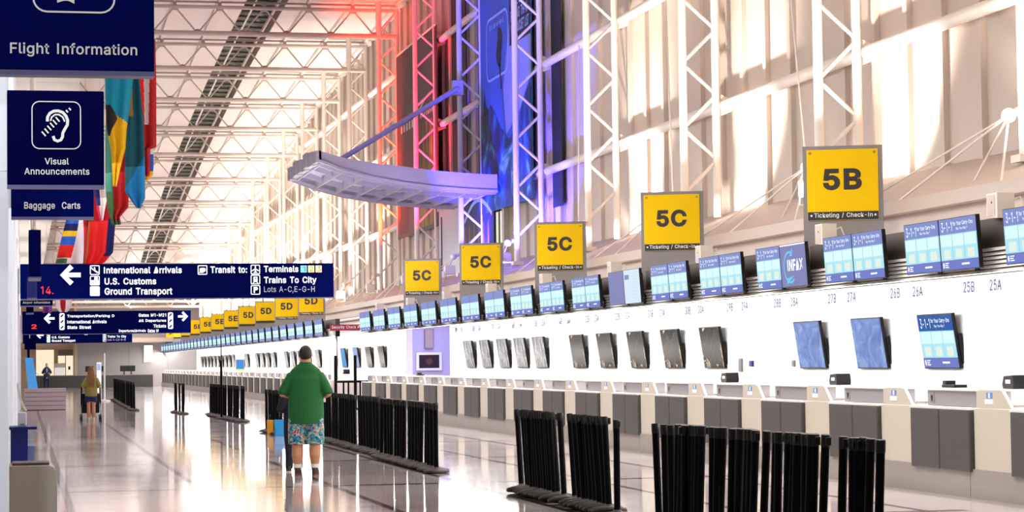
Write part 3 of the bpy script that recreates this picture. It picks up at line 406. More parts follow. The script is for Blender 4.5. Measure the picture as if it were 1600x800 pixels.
# ribbed upper wall
def rib_wall():
    mb = MB(); p = 1.27; y = 4.; prof = []
    while y < YFAR+2:
        prof += [(y, XW), (y+1.09, XW), (y+1.10, XW-.085), (y+1.245, XW-.085), (y+1.26, XW)]; y += p
    vs = []; fs = []
    for yy, x in prof: vs += [(x, yy, 4.05), (x, yy, roofz(yy)+.05)]
    for i in range(len(prof)-1): fs.append((2*i, 2*i+2, 2*i+3, 2*i+1))
    mb.add(vs, fs, 'rib'); n = len(vs)
    mb.box(XW+.02, XW+.2, 4, YFAR+2, 4.05, 5.0, 'rib')
    return mb.flatten()
wr = struct('wall_right_upper', rib_wall())
# white wall behind the desks, with the passage opening
OP0, OP1 = 65.95, 73.7
mb = MB()
mb.box(12.5, 12.7, 4, OP0, 0, 3.3, 'wall').box(12.5, 12.7, OP1, YFAR, 0, 3.3, 'wall')
struct('wall_right', mb)
mb = MB(); mb.box(12.7, 16, OP1, OP1+.2, 0, 3.3, 'lavwall').box(12.7, 16, OP0-.2, OP0, 0, 3.3, 'lavwall').box(15.9, 16.1, OP0, OP1, 0, 3.3, 'lavwall')
pw = struct('wall_passage', mb)
# roof over the desks: soffit, louvre fascia, recess, lip, sloping top
struct('trim_2', MB().box(11.1, 12.6, 4, YFAR, 2.95, 3.05, 'wall'))
SEG = ((4, OP0+.9), (OP1-.9, YFAR-1))
for a, b in SEG:
    mb = MB()
    for i in range(5):
        z = 2.375+i*.045
        mb.extrude([(9.92, z), (9.955, z+.034), (10.15, z+.034), (10.15, z)], 1, a, b, 'louver')
    mb.box(10.0, 10.15, a, b, 2.375, 2.95, 'darkgap')
    struct('trim_3', mb)
    struct('trim_4', MB().box(9.90, 10.15, a, b, 2.60, 2.63, 'edge'))
mb = MB()
mb.box(11.12, 11.25, 4, YFAR, 2.60, 3.4, 'recess')
for a, b in SEG: mb.box(10.1, 11.2, a, b, 2.60, 2.63, 'recess')
mb.box(10.98, 11.13, 4, YFAR, 2.93, 2.97, 'darkgap').box(10.96, 11.13, 4, YFAR, 2.97, 3.0, 'recess')
struct('trim_5', mb)
mb = MB()
mb.extrude([(10.95, 3.333), (10.95, 3.50), (12.72, 4.19), (12.72, 4.05), (11.25, 3.333)], 1, 4, YFAR, 'canopy')
struct('trim_6', mb)
# desk plinth
for a, b in ((4, 66.5), (73.3, 163.5)):
    mb = MB(); y = a
    while y < b:
        e = min(y+2.6, b); mb.box(9.79, 10.6, y, e-.012, 0, .31, 'plinth'); y += 2.6
    struct('baseboard_right', mb)
# pillars at the near side
for y in (15.4, 25.5, 36, 47.7, 62, 76, 94.8, 120, 139.8):
    struct('pillar', MB().box(-.75, -.092, y, y+.7, 0, 6.5, 'pillar'), bevel=.015)
# far end of the hall
mb = MB(); mb.box(-6, 3.9, YFAR+5, YFAR+5.2, 2.9, 7, 'farbeige').box(3.9, 16, YFAR, YFAR+.2, 0, 7, 'farwall').box(-6, 3.9, YFAR+4.8, YFAR+5.2, 2.75, 2.95, 'farbeige')
mb.box(3.7, 3.9, YFAR, YFAR+5.2, 0, 7, 'farbeige')
for x in (5.9, 7.6, 10.4): mb.box(x, x+.03, YFAR-.02, YFAR, 0, 3, 'transom')
struct('wall_far', mb)
struct('wall_far_left', MB().box(-6, 1.0, YFAR+5, YFAR+5.2, 0, 2.9, 'farbeige').box(2.3, 2.6, YFAR+4.9, YFAR+5.2, 0, 2.9, 'farbeige').box(1.0, 2.3, YFAR+5.1, YFAR+5.2, 0, 2.9, 'doorglow'))
d1 = struct('door_1', MB().box(2.6, 3.7, YFAR+4.9, YFAR+5.0, 0, 2.3, 'doorglow'))
MB().box(2.6, 3.7, YFAR+4.85, YFAR+5.05, 2.3, 2.75, 'transom').build('transom_panel', parent=d1)
MB().box(3.12, 3.18, YFAR+4.84, YFAR+4.9, 0, 2.3, 'farbeige').box(3.35, 3.5, YFAR+4.86, YFAR+4.9, 1.25, 1.5, 'black').build('door_frame', parent=d1)
struct('trim_7', MB().box(-6, 12.4, YFAR-6, YFAR+.1, 3.15, 3.45, 'canopy'))
t = thing('lightbox_sign', 'tall bright white lightbox on grey far wall', 'lightbox', (9.0, YFAR-.05, 1.75))
MB().box(-.3, .3, -.06, .0, 0, 1.2, 'brightpanel').build('lit_face', parent=t); MB().box(-.33, .33, -.05, .04, -.03, 1.23, 'edge').build('frame', parent=t)

# ------------------------------------------------------------------ steelwork: lattice columns, pipes, trusses
XI, XO = 11.7, 12.32
def column_label(k):
    base = {-1: 'white lattice column cut by the edge of view beside the nearest desks', 0: 'white lattice column behind the yellow 5B sign', 1: 'white lattice column behind the nearest yellow 5C sign',
            2: 'white lattice column between blue-lit column and nearest 5C sign', 3: 'lavender-blue lit lattice column in front of the blue sea banner', 4: 'deep blue lit lattice column that carries the curved canopy', 5: 'pink lit lattice column in front of dark banner', 6: 'orange-red lit lattice column farthest of the coloured ones'}
    return base.get(k, 'white lattice column, %s beyond the orange-red lit one' % nth(k-6))
for k in range(-1, 18):
    y = TWY(k); t = thing('lattice_column', column_label(k), 'lattice column', (0, y, 0), group='lattice columns along the ribbed wall')
    zt = bot(k)+.95
    fi = 3.88; fo = 4.06
    if k < 3:
        fi = 3.86
    MB().tube([(XI, 0, fi), (XI, 0, zt)], .075, 'white', 12).build('chord', parent=t, smooth=True)
    MB().tube([(XO, 0, fo), (XO, 0, zt)], .075, 'white', 12).build('chord', parent=t, smooth=True)
    L = MB(); z = 5.68-1.19*2+.0
    while z < zt-1.2:
        if z > 3.7: L.tube([(XI, 0, z), (XO, 0, z+.6)], .034, 'white', 8)
        L.tube([(XO, 0, z+.62), (XI, 0, z+1.17)], .034, 'white', 8) if z+.6 > 4.1 else None
        z += 1.19
    L.build('lattice', parent=t, smooth=True)
    b = MB()
    z = 6.1
    for zz in (6.1, 8.72, 11.3):
        if zz < zt: b.extrude([(XO+.02, zz-.22), (XO+.32, zz-.1), (XO+.32, zz+.1), (XO+.02, zz+.22)], 1, -.015, .015, 'white')
    b.build('gusset', parent=t)
    MB().box(XI-.13, XI+.13, -.13, .13, fi-.06, fi+.03, 'white').build('foot_plate', parent=t)
pipes = [('lowest', 6.1, 165.8), ('middle', 8.72, 122), ('highest', 11.3, 100)]
for nm, z, ye in pipes:
    m = MB(); m.tube([(12.47, 6, z), (12.47, ye, z)], .10, 'white', 12)
    tag(m.build('girt_pipe', smooth=True), nm+' white horizontal pipe running along the ribbed wall', 'pipe', 'wall pipes')
for k in range(5, 19):
    y = TWY(k); zb = bot(k); zt = zb+.87
    lab = {5: 'white roof truss above the pink lit lattice column', 6: 'white roof truss reddened at its end over the orange-red column'}.get(k, 'white tubular roof truss, %s beyond the reddened one' % nth(k-6))
    t = thing('roof_truss', lab, 'roof truss', (0, y, 0), group='roof trusses')
    x0 = 1.15
    MB().tube([(x0, 0, zb), (XO, 0, zb)], .085, 'truss', 10).build('lower_chord', parent=t, smooth=True)
    MB().tube([(x0, 0, zt), (XO, 0, zt)], .065, 'truss', 10).build('upper_chord', parent=t, smooth=True)
    L = MB(); g = L; x = 4.926-2*1.477
    while x < XO-.3:
        L.tube([(x, 0, zt), (min(x+.738, XI), 0, zb)], .03, 'truss', 6); g.box(x-.12, x+.12, -.02, .02, zt-.12, zt-.03, 'truss')
        if x+.738 < XI:
            L.tube([(x+.738, 0, zb), (x+1.477, 0, zt)], .03, 'truss', 6); g.ball((x+.738, 0, zb+.05), .14, .05, .09, 'recess', 10, 6)
        g.box(x-.06, x+.06, -.06, .06, zt+.05, zt+.2, 'recess')
        x += 1.477
    L.build('lattice', parent=t, smooth=True)
    MB().box(x0, XO, -.03, .03, zt+.14, zt+.2, 'recess').build('deck_rail', parent=t)
    m = MB(); m.tube([(XI, 0, zb), (XI, -.02, zt+.35)], .10, 'white', 10).tube([(XI, 0, zb), (XO, 0, zt)], .03, 'white', 6); m.build('end_post', parent=t, smooth=True)
# stay rods from each column foot to the lip of the desk roof
for k in range(-1, 9):
    y = TWY(k); lab = column_label(k)
    t = thing('stay_rod_set', 'thin white stay rods fanning from the foot of the ' + ({-1: 'column at the edge of view', 0: 'column behind sign 5B', 1: 'column behind nearest 5C sign', 2: 'column beside the blue-lit wall', 3: 'lavender-blue column', 4: 'deep blue column', 5: 'pink column', 6: 'orange-red column'}.get(k, '%s white column past the red' % nth(k-6))), 'stay rods', (0, y, 0), group='stay rods')
    hub = Vector((11.45, -.1, 4.35))
    MB().ball(hub, .09, .09, .09, 'white').tube([hub, (XI, 0, 4.45)], .05, 'white', 8).build('hub', parent=t, smooth=True)
    for e in ((10.97, 3.9, 3.49), (10.97, 2.2, 3.49), (10.97, -.9, 3.49), (11.1, 1.0, 3.0))+(((12.4, 3.4, 8.7),) if k in (0, 1, 2) else ()):
        MB().tube([hub, e], .014, 'white', 6).build('rod', parent=t, smooth=True)
# flood light bodies at the column feet
fl = thing('flood_light', 'small floodlight on the desk roof at the foot of the column behind 5B', 'floodlight', (11.2, TWY(0)-.9, 3.72), group='floodlights at column feet')
MB().box(-.14, .14, -.1, .1, .12, .36, 'white').build('housing', parent=fl, bevel=.02); MB().tube([(-.15, 0, .2), (-.15, 0, 0), (.15, 0, 0), (.15, 0, .2)], .012, 'white', 6).build('bracket', parent=fl)
for k in range(1, 9):
    dup(fl, (11.2, TWY(k)-.9, 3.72), None, 'small floodlight on desk roof at the foot of the ' + {1: 'column behind nearest 5C sign', 2: 'column beside the blue-lit wall', 3: 'lavender-blue column', 4: 'deep blue column', 5: 'pink column', 6: 'orange-red column'}.get(k, '%s white column past the red' % nth(k-6)))

# ------------------------------------------------------------------ check-in desks
PITCHY = 2.61
def unit():
    t = thing('check_in_counter', '', 'check-in counter', group='check-in counters')
    # local: y from -2.61 (near end) to 0 (far end); x is true
    MB().box(9.83, 10.9, -2.605, -.003, .31, .935, 'beige').build('carcass', parent=t)
    MB().box(9.80, 9.84, -2.60, -1.66, .30, .95, 'beige').build('front_panel', parent=t, bevel=.006)
    for a in (-1.64, -.83):
        d = MB().box(9.755, 9.85, a+.012, a+.80, .278, .93, 'door').build('steel_door', parent=t, bevel=.012)
        MB().box(9.75, 9.86, a+.012, a+.80, .931, .955, 'edge').build('edge_strip', parent=d)
    MB().box(9.80, 9.84, -.845, -.805, .28, .93, 'seam').build('seam_strip', parent=t)
    g = MB().box(9.93, 10.2, -1.72, -.12, .955, 1.125, 'greybox').build('ledge_box', parent=t, bevel=.006)
    k = MB()
    for y in (-1.62, -.26):
        k.box(9.924, 9.94, y-.06, y+.06, .985, 1.10, 'keyhole').box(9.918, 9.93, y-.018, y+.018, 1.03, 1.07, 'black').box(9.918, 9.93, y-.008, y+.008, 1.005, 1.035, 'black')
    k.build('keyhole_plate', parent=g)
    MB().box(9.90, 10.95, -1.76, -.08, 1.126, 1.14, 'edge').build('counter_top', parent=t)
    MB().box(9.85, 10.9, -2.6, -.02, .936, .95, 'edge').build('ledge', parent=t)
    e = MB().extrude([(-2.58, .955), (-1.72, .955), (-1.72, 1.13), (-1.80, 1.15), (-2.3, 1.15), (-2.36, 1.14)], 0, 9.805, 9.84, 'beige').build('end_panel', parent=t, bevel=.004)
    MB().box(9.800, 9.805, -2.12, -1.98, 1.06, 1.12, 'sticker').box(9.799, 9.805, -2.14, -1.94, 1.0, 1.05, 'paper').box(9.798, 9.80, -2.07, -2.03, 1.065, 1.115, 'paper').build('sticker', parent=e)
    return t
u0 = unit(); first = True
KS = list(range(-2, 17))+list(range(20, 54))
for k in KS:
    if k < 17:
        i = k+3
        lab = 'cream check-in counter with twin brushed steel doors, ' + ('nearest one at the edge of view' if i == 2 else 'just outside the near edge of view' if i == 1 else '%s from the near end of the row' % nth(i-1))
        if i == 1: continue
    else: lab = 'small distant check-in counter with dark doors, %s beyond the passage opening' % nth(k-19)
    y = 23.75+PITCHY*k
    if first: u0.location = (0, y, 0); u0['label'] = lab; first = False
    else: dup(u0, (0, y, 0), None, lab)
# small equipment on the counters
def device(name, label, cat, loc, kind):
    t = thing(name, label, cat, loc, group='devices on the counters')
    if kind == 'printer':
        MB().extrude([(-.14, 0), (.12, 0), (.14, .05), (.1, .14), (-.12, .15), (-.15, .06)], 0, -.1, .1, 'black').build('body', parent=t, bevel=.008)
        MB().box(-.105, -.09, -.07, .04, .06, .1, 'paper').build('label_slot', parent=t)
    else:
        MB().box(-.08, .08, -.2, .16, 0, .035, 'black').build('body', parent=t, bevel=.006); MB().box(-.05, .07, .1, .2, .03, .08, 'black').build('stand', parent=t, bevel=.005)
device('ticket_printer', 'black ticket printer with white slot on second nearest counter end', 'printer', (10.5, 22.55, 1.14), 'printer')
device('keyboard', 'flat black keyboard on counter top beside the nearest ticket printer', 'keyboard', (10.45, 24.1, 1.14), 'kb')
device('ticket_printer', 'black ticket printer on counter under the hazy blue screen', 'printer', (10.5, 27.9, 1.14), 'printer')
device('ticket_printer', 'small black printer on counter below the nearest wrapped black screen', 'printer', (10.5, 32.6, 1.14), 'printer')
device('ticket_printer', 'small black printer on counter left of the lavender passage', 'printer', (10.5, 73.9, 1.14), 'printer')
device('card_reader', 'grey card reader on the counter near the passage opening', 'card reader', (10.45, 59.5, 1.14), 'kb')
def walltag(name, label, cat, y, z0, z1, w, m):
    t = tag(MB().box(12.46, 12.5, y-w/2, y+w/2, z0, z1, m).build(name, bevel=.006), label, cat)
walltag('wall_handset', 'slim grey handset panel on white wall past the wrapped black screens', 'wall panel', 38.1, 1.27, 1.5, .16, 'keyhole')
walltag('wall_sign', 'small blue square sign on white wall beside the grey handset', 'sign', 37.5, 1.36, 1.46, .16, 'numblue')
walltag('wall_switch', 'tiny dark switch on white wall near hazy blue screen', 'switch', 35.3, 1.36, 1.46, .1, 'keyhole')
# counter numbers on the wall
for n in range(25, 40):
    for s, y in (('A', 27.39+2.62*(n-25)), ('B', 28.24+2.62*(n-25))):
        if y > OP0-.5: continue
        pl = Pl((12.5, y+.18, 2.355), (0, -1, 0), (0, 0, 1))
        tag(MB().text(pl, '%d%s' % (n, s), 0, 0, .36, .15, 'numblue', .006, .010).build('counter_number'), 'counter number %d%s in blue on the white wall' % (n, s), 'number', 'counter numbers on the wall')

# ------------------------------------------------------------------ screens
FRM = (radians(3.7), 0, -pi/2)
def screen311(mb, pl, w, h, text=True, head='s_head', foot='s_foot'):
    mb.rect(pl, 0, w, h*.70, h, head, .001).rect(pl, 0, w, h*.19, h*.70, 's_body', .001).rect(pl, 0, w, 0, h*.19, foot, .001)
    for i in range(3):
        a = w*(.03+.32*i)
        mb.rect(pl, a, a+w*.30, h*.46, h*.68, 's_body2', .002).rect(pl, a+w*.06, a+w*.24, h*.22, h*.40, 's_dot', .002)
    for x in (.335, .655): mb.rect(pl, w*x-.003, w*x+.003, h*.19, h*.70, 's_line', .003)
    if text:
        mb.text(pl, '3-1-1', w*.07, h*.75, w*.29, h*.19, 's_text', .003, .004)
        mb.text(pl, 'for Your Carry-Ons', w*.39, h*.835, w*.53, h*.10, 's_text', .003, .01)
        mb.text(pl, 'Pay You Pay ?', w*.47, h*.755, w*.30, h*.06, 's_text', .003, .01)
    mb.poly(pl, [(w*(.06+.022*cos(i)), h*(.095+.06*sin(i))) for i in [j*pi/4 for j in range(8)]], 's_text', .003)
    for j in range(3): mb.rect(pl, w*.1, w*(.2-.02*(j % 2)), h*(.125-.04*j), h*(.145-.04*j), 's_text', .003)
    mb.rect(pl, w*.55, w*.76, h*.08, h*.115, 's_text', .003)
def monitor(kind):
    w, h = .975, .562
    t = thing('ceiling_monitor', '', 'screen', group='screens over the counters')
    MB().box(-w/2, w/2, 0, .045, 0, h, 'black').box(-w/2+.1, w/2-.1, .04, .085, .1, h-.08, 'black').build('housing', parent=t, bevel=.004)
    MB().extrude([(.05, .25), (.22, .02), (.22, .10), (.05, .42)], 0, -.06, .06, 'black').box(-.05, .05, .18, .5, -.02, .10, 'black').build('bracket', parent=t)
    s = MB(); p = Pl((-w/2+.008, -.001, .008)); W_, H_ = w-.016, h-.016
    if kind in ('text', 'plain'): screen311(s, p, W_, H_, kind == 'text')
    elif kind == 'blank':
        s.rect(p, 0, W_, 0, H_, 's_blank', .001)
        for i in range(4): s.rect(p, W_*.1, W_*(.8-.1*i), H_*(.6-.03*i), H_*(.605-.03*i), 's_head', .002)
    elif kind == 'page':
        s.rect(p, 0, W_, 0, H_, 's_white', .001).rect(p, W_*.06, W_*.34, H_*.72, H_*.86, 's_head', .002)
        for i in range(9): s.rect(p, W_*.5, W_*(.92-.05*(i % 3)), H_*(.88-.09*i), H_*(.895-.09*i), 's_body', .002)
    elif kind == 'logo':
        s.rect(p, 0, W_, 0, H_, 's_blank', .001).rect(p, 0, W_, H_*.97, H_, 's_text', .002)
        q = [(W_*(.36+.24*cos(a)), H_*(.46+.36*sin(a))) for a in [pi*.35+i*pi*1.35/16 for i in range(17)]]
        s.stroke(p, q, .03, 's_cyan', .002)
        s.poly(p, [(W_*.36, H_*.72), (W_*.50, H_*.92), (W_*.48, H_*.72)], 's_cyan', .002).poly(p, [(W_*.2, H_*.05), (W_*.5, H_*.25), (W_*.22, H_*.2)], 's_cyan', .002)
        s.text(p, 'INFAX', W_*.27, H_*.37, W_*.62, H_*.27, 's_text', .004, .03)
    s.flatten().build('screen', parent=t)
    return t
protos = {}
MK = [k for k in range(-1, 17)]+list(range(20, 54))
for k in MK:
    for side in (0, 1):                            # 0 is the farther of the pair
        kind = 'text' if k < 9 else 'plain'
        if k == 2 and side: kind = 'logo'
        if k == 5: kind = 'page' if side else 'blank'
        what = {'text': 'lit screen with blue 3-1-1 notice', 'plain': 'small lit pale blue screen', 'logo': 'violet screen with white INFAX logo', 'blank': 'plain violet screen', 'page': 'white page screen'}[kind]
        pos = 'far' if not side else 'near'
        lab = '%s, %s one of the %s overhead pair' % (what, pos, 'nearest' if k == -1 else nth(k+2)) if k < 17 else '%s, %s one of the %s overhead pair past the passage' % (what, pos, nth(k-19))
        y = 23.66-.49-.985*side+PITCHY*k
        if kind not in protos:
            o = monitor(kind); o.location = (9.73, y, 2.418); o.rotation_euler = FRM; o['label'] = lab; protos[kind] = o
        else: dup(protos[kind], (9.73, y, 2.418), FRM, lab)
def wall_tv(kind):
    w, h = 1.22, .765
    t = thing('wall_screen', '', 'wall screen', group='screens on the white wall')
    MB().box(-w/2, w/2, 0, .05, 0, h, 'black').build('housing', parent=t, bevel=.005)
    MB().box(-.25, .25, .05, .12, .1, h-.25, 'black').box(w/2-.16, w/2+.02, .04, .10, .06, h*.62, 'black').build('bracket', parent=t, bevel=.004)
    s = MB(); p = Pl((-w/2+.012, -.001, .014)); W_, H_ = w-.024, h-.028
    if kind == '311':
        screen311(s, p, W_, H_, True, 's_deep', 's_foot')
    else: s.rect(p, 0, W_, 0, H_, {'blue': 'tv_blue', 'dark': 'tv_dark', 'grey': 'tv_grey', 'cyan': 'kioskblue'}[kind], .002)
    s.flatten().build('screen', parent=t)
    return t
TVF = (radians(8.5), 0, -pi/2); tvp = {}
tvs = [(29.7, '311', 'tilted wall screen with deep blue 3-1-1 notice'), (32.3, 'blue', 'tilted hazy blue wall screen under numbers 27A and 27B'), (34.9, 'blue', 'tilted pale violet-blue wall screen, farther of the two hazy ones')]
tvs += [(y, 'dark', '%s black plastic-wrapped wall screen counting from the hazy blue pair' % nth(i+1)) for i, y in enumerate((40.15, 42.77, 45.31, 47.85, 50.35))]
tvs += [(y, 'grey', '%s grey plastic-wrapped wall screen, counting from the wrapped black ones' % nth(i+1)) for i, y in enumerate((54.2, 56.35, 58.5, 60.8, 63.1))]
tvs += [(y, c, l) for y, c, l in ((79.0, 'dark', 'wrapped black wall screen just past the passage'), (82.0, 'dark', 'second wrapped black wall screen past the passage'), (85.2, 'blue', 'pale blue wall screen past the passage'), (88.6, 'cyan', 'bright blue wall screen past the passage'), (91.6, 'blue', 'pale wall screen beyond the bright blue one'), (96.5, 'grey', 'grey wall screen right of the man in green'))]
far = [100 + 2.75*i for i in range(23)]
tvs += [(y, ('grey', 'dark', 'grey', 'grey', 'dark')[i % 5], 'tiny distant dark wall screen, %s beyond the man in green' % nth(i+1)) for i, y in enumerate(far) if i not in (4, 9)]
for y, kind, lab in tvs:
    loc = (12.45, y-.61, 1.328)
    if kind not in tvp:
        o = wall_tv(kind); o.location = loc; o.rotation_euler = TVF; o['label'] = lab; tvp[kind] = o
    else: dup(tvp[kind], loc, TVF, lab)
# cyan and green notice hung above the far desks
t = thing('counter_notice', 'small blue and green notice board above distant counters', 'notice', (11.2, 118.5, .8))
pl = Pl((-.3, 0, 0)); MB().box(-.24, .24, 0, .04, 0, 1.25, 'paper').build('board', parent=t)
MB().rect(pl, .08, .52, .45, .95, 'kioskblue').rect(pl, .08, .52, .02, .45, mat('notice_green', (176, 214, 130), .6)).build('printed_face', parent=t)

# ------------------------------------------------------------------ speakers above the desks
def speaker():
    t = thing('wall_speaker', '', 'speaker', group='cream speakers above the screens')
    MB().extrude([(-.13, 0), (.13, .02), (.13, .27), (-.13, .27)], 0, -.1, .1, 'speaker').build('shell', parent=t, bevel=.008)
    MB().box(-.105, -.098, -.08, .1, .03, .25, 'canopy').box(-.108, -.1, -.02, .0, .16, .18, 'black').build('grille', parent=t)
    MB().tube([(.1, -.12, .2), (.12, -.22, .22), (.16, -.24, .1), (.3, -.2, .02)], .008, 'speaker', 6).build('cable', parent=t)
    return t
sp = None
for i in range(9):
    y = 21.75+5.22*i; lab = 'cream box speaker, %s from the near end above the screens' % nth(i+1) if i else 'cream box speaker nearest, above the gap beside nearest screens'
    loc = (10.0, y, 2.93)
    if sp is None: sp = speaker(); sp.location = loc; sp['label'] = lab
    else: dup(sp, loc, None, lab)

# ------------------------------------------------------------------ yellow ticketing signs
def ysign(j, s, lab):
    t = thing('ticketing_sign', lab, 'sign', (9.93, 27.6+7.83*j, 2.65), (0, 0, radians(-22)), 'yellow ticketing signs')
    MB().box(0, 1.03, 0, .05, 0, 1.60, 'signgrey').build('backing_panel', parent=t, bevel=.006)
    MB().box(.055, .97, -.02, 0, .745, 1.55, 'yellow').box(.055, .97, -.02, 0, .63, .745, 'signblack').build('sign_plate', parent=t, bevel=.004)
    pl = Pl((0, -.02, 0)); m = MB()
    m.text(pl, s, .26, 1.02, .50, .28, 'inkbrown', .004, .035)
    if j < 9:
        m.text(pl, 'Ticketing / Check-In', .14, .652, .75, .075, 'letter', .004, .01)
        for x in (.105, .925): m.rect(pl, x-.012, x+.012, .68, .704, 'letter')
    m.build('lettering', parent=t)
    q = MB()
    for x in (.1, .925): q.lathe([(.018, 0), (.018, .006)], 'screw', 8, (x, 0, 0))
    q2 = MB()
    for x in (.1, .925): q2.poly(pl, [(x+.02*cos(i*pi/4), 1.505+.02*sin(i*pi/4)) for i in range(8)], 'screw', .003)
    q2.build('screw', parent=t)
    return t
names = {0: ('5B', 'yellow 5B Ticketing / Check-In sign on grey panel'), 1: ('5C', 'nearest and largest yellow 5C sign'), 2: ('5C', 'second nearest yellow 5C sign, before the blue-lit wall'), 3: ('5C', 'third yellow 5C sign below the curved canopy'), 4: ('5C', 'farthest yellow 5C sign beside the pink column')}
for i, j in enumerate(range(7, 11)): names[j] = ('5D', 'yellow 5D sign, %s counting beyond the passage' % nth(i+1))
for i, j in enumerate(range(11, 15)): names[j] = ('5E', 'small yellow 5E sign, %s counting away from the 5D signs' % nth(i+1))
for i, j in enumerate(range(15, 18)): names[j] = ('5F', 'tiny yellow 5F sign, %s counting away from the 5E signs' % nth(i+1))
for j, (s, lab) in names.items(): ysign(j, s, lab)

# ------------------------------------------------------------------ blue hanging signs
def arrow(m, pl, cx, cy, s, mtl, flip=1):
    w = s*.10
    m.stroke(pl, [(cx+flip*s*.45, cy), (cx-flip*s*.42, cy)], w*2.2, mtl)
    m.stroke(pl, [(cx+flip*s*.02, cy+s*.42), (cx-flip*s*.42, cy), (cx+flip*s*.02, cy-s*.42)], w*2.4, mtl, .006)
    m.poly(pl, [(cx-flip*s*.3, cy+.1*s), (cx-flip*s*.55, cy), (cx-flip*s*.3, cy-.1*s)], mtl, .007)
def rrect(x0, x1, y0, y1, r, n=5):
    out = []
    for cx, cy, a in ((x1-r, y1-r, 0), (x0+r, y1-r, pi/2), (x0+r, y0+r, pi), (x1-r, y0+r, 3*pi/2)):
        out += [(cx+r*cos(a+pi/2*i/n), cy+r*sin(a+pi/2*i/n)) for i in range(n+1)]
    return out
def picto(m, pl, cx, cy, s, kind, lit='lit', bg='navy'):
    m.poly(pl, rrect(cx-s/2, cx+s/2, cy-s/2, cy+s/2, s*.12), lit, .004)
    if kind != 'blank': m.poly(pl, rrect(cx-s*.41, cx+s*.41, cy-s*.41, cy+s*.41, s*.09), bg, .006)
    P = lambda pts, mm=lit: m.poly(pl, [(cx+x*s, cy+y*s) for x, y in pts], mm, .008)
    if kind == 'arrive':
        P([(-.36, .12), (-.3, .2), (.36, -.2), (.36, -.3), (.2, -.3)]); P([(-.1, .3), (.02, .3), (.1, -.1), (-.05, 0)]); P([(-.36, .12), (-.36, .3), (-.28, .3), (-.2, .05)])
    elif kind == 'plane':
        P([(-.06, .38), (.06, .38), (.07, -.36), (-.07, -.36)]); P([(-.38, -.1), (0, .14), (.38, -.1), (.38, -.2), (0, -.04), (-.38, -.2)]); P([(-.2, -.38), (0, -.24), (.2, -.38), (.2, -.32), (0, -.16), (-.2, -.32)])
    elif kind == 'train':
        P(rrect(-.22, .22, -.26, .3, .08)); P(rrect(-.15, .15, .02, .2, .04), bg); P([(-.3, -.38), (-.2, -.38), (-.08, -.24), (-.18, -.24)]); P([(.3, -.38), (.2, -.38), (.08, -.24), (.18, -.24)])
    elif kind == 'P':
        P([(-.2, -.32), (-.06, -.32), (-.06, .32), (-.2, .32)]); P(rrect(-.12, .24, -.04, .32, .16)); P(rrect(-.02, .1, .08, .2, .05), bg)
    elif kind == 'bus':
        P(rrect(-.3, .32, -.2, .22, .16)); P([(-.36, -.3), (.1, -.3), (.1, -.2), (-.36, -.2)])
    elif kind == 'desk':
        P([(-.41, -.41), (.41, -.41), (.41, .05), (-.41, .05)]); P(rrect(-.05, .3, 0, .4, .1)); 
def signbox(name, label, x0, x1, y, z0, z1, face='navy', th=.22, group=None, arm=None):
    t = thing(name, label, 'sign', (x0, y, z0), group=group)
    MB().box(0, x1-x0, 0, th, 0, z1-z0, face).build('sign_box', parent=t, bevel=.008)
    MB().box(-.0, x1-x0, -.004, th, -.022, -.001, 'navyedge').build('bottom_trim', parent=t)
    if arm: MB().box(-.12, .02, th*.3, th*.7, (z1-z0)*.15, (z1-z0)*.85, 'pillar').build('wall_bracket', parent=t)
    return t, Pl((0, 0, 0))
# the long one in front
t, pl = signbox('direction_sign', 'long blue hanging sign reading International Arrivals, U.S. Customs, Ground Transport', -.04, 6.55, 47.9, 2.93, 3.66, arm=1, group='blue direction signs')
def big(t, pl, W_, H_, full=True):
    X = lambda px: (px-32)/490*W_
    Y = lambda py: (466-py)/55*H_
    m = MB(); arrow(m, pl, X(110), Y(429), X(126)-X(94), 'lit')
    for py, k in ((421.5, 'arrive'), (438, 'desk'), (454.5, 'blank')): picto(m, pl, X(146), Y(py), Y(0)-Y(15), k)
    for px, w, py, s in ((160, 121, 422, 'International Arrivals'), (161, 80, 439.5, 'U.S. Customs'), (161, 105, 455, 'Ground Transport')):
        desc = 3.0 if 'p' in s else 0
        m.text(pl, s, X(px), Y(py+5+desc), X(px+w)-X(px), Y(0)-Y(10.5+desc), 'lit', .006, .022)
    picto(m, pl, X(313.5), Y(422), Y(0)-Y(15), 'bus')
    m.text(pl, 'Transit to:', X(326), Y(427), X(384)-X(326), Y(0)-Y(11), 'lit', .006, .022)
    for py, k in ((421.5, 'plane'), (437.5, 'train'), (454, 'P')): picto(m, pl, X(397), Y(py), Y(0)-Y(15), k)
    m.text(pl, 'Terminals', X(410.5), Y(426), X(465)-X(410), Y(0)-Y(10.5), 'lit', .006, .022)
    m.text(pl, 'Trains To City', X(410.5), Y(446), X(494)-X(410), Y(0)-Y(13), 'lit', .006, .022)
    m.text(pl, 'Lots A-C,E-G-H', X(410.5), Y(459.5), X(491)-X(410), Y(0)-Y(11), 'dimlit', .006, .006)
    for i, (c, n) in enumerate((('litcyan', '1'), ('lityellow', '2'), ('litpeach', '3'))):
        a = X(469+12*i); m.rect(pl, a, a+X(42)-X(32), Y(426.5), Y(415.5), c); m.text(pl, n, a+.04, Y(425), X(37)-X(32), Y(0)-Y(8), 's_line', .007)
    m.flatten().build('lettering', parent=t)
big(t, pl, 6.59, .74)
m = MB(); m.text(pl, '14.', .42, .1, .26, .16, 'red_led', .006); m.flatten().build('clock_digits', parent=t)
t2, p2 = signbox('information_sign', 'small dark blue Airport Information sign under the long blue sign', -.04, .62, 47.95, 2.79, 2.90, 'navy2', .1, arm=1)
MB().text(p2, 'Airport Information', .05, .03, .56, .06, 'letter').build('lettering', parent=t2)
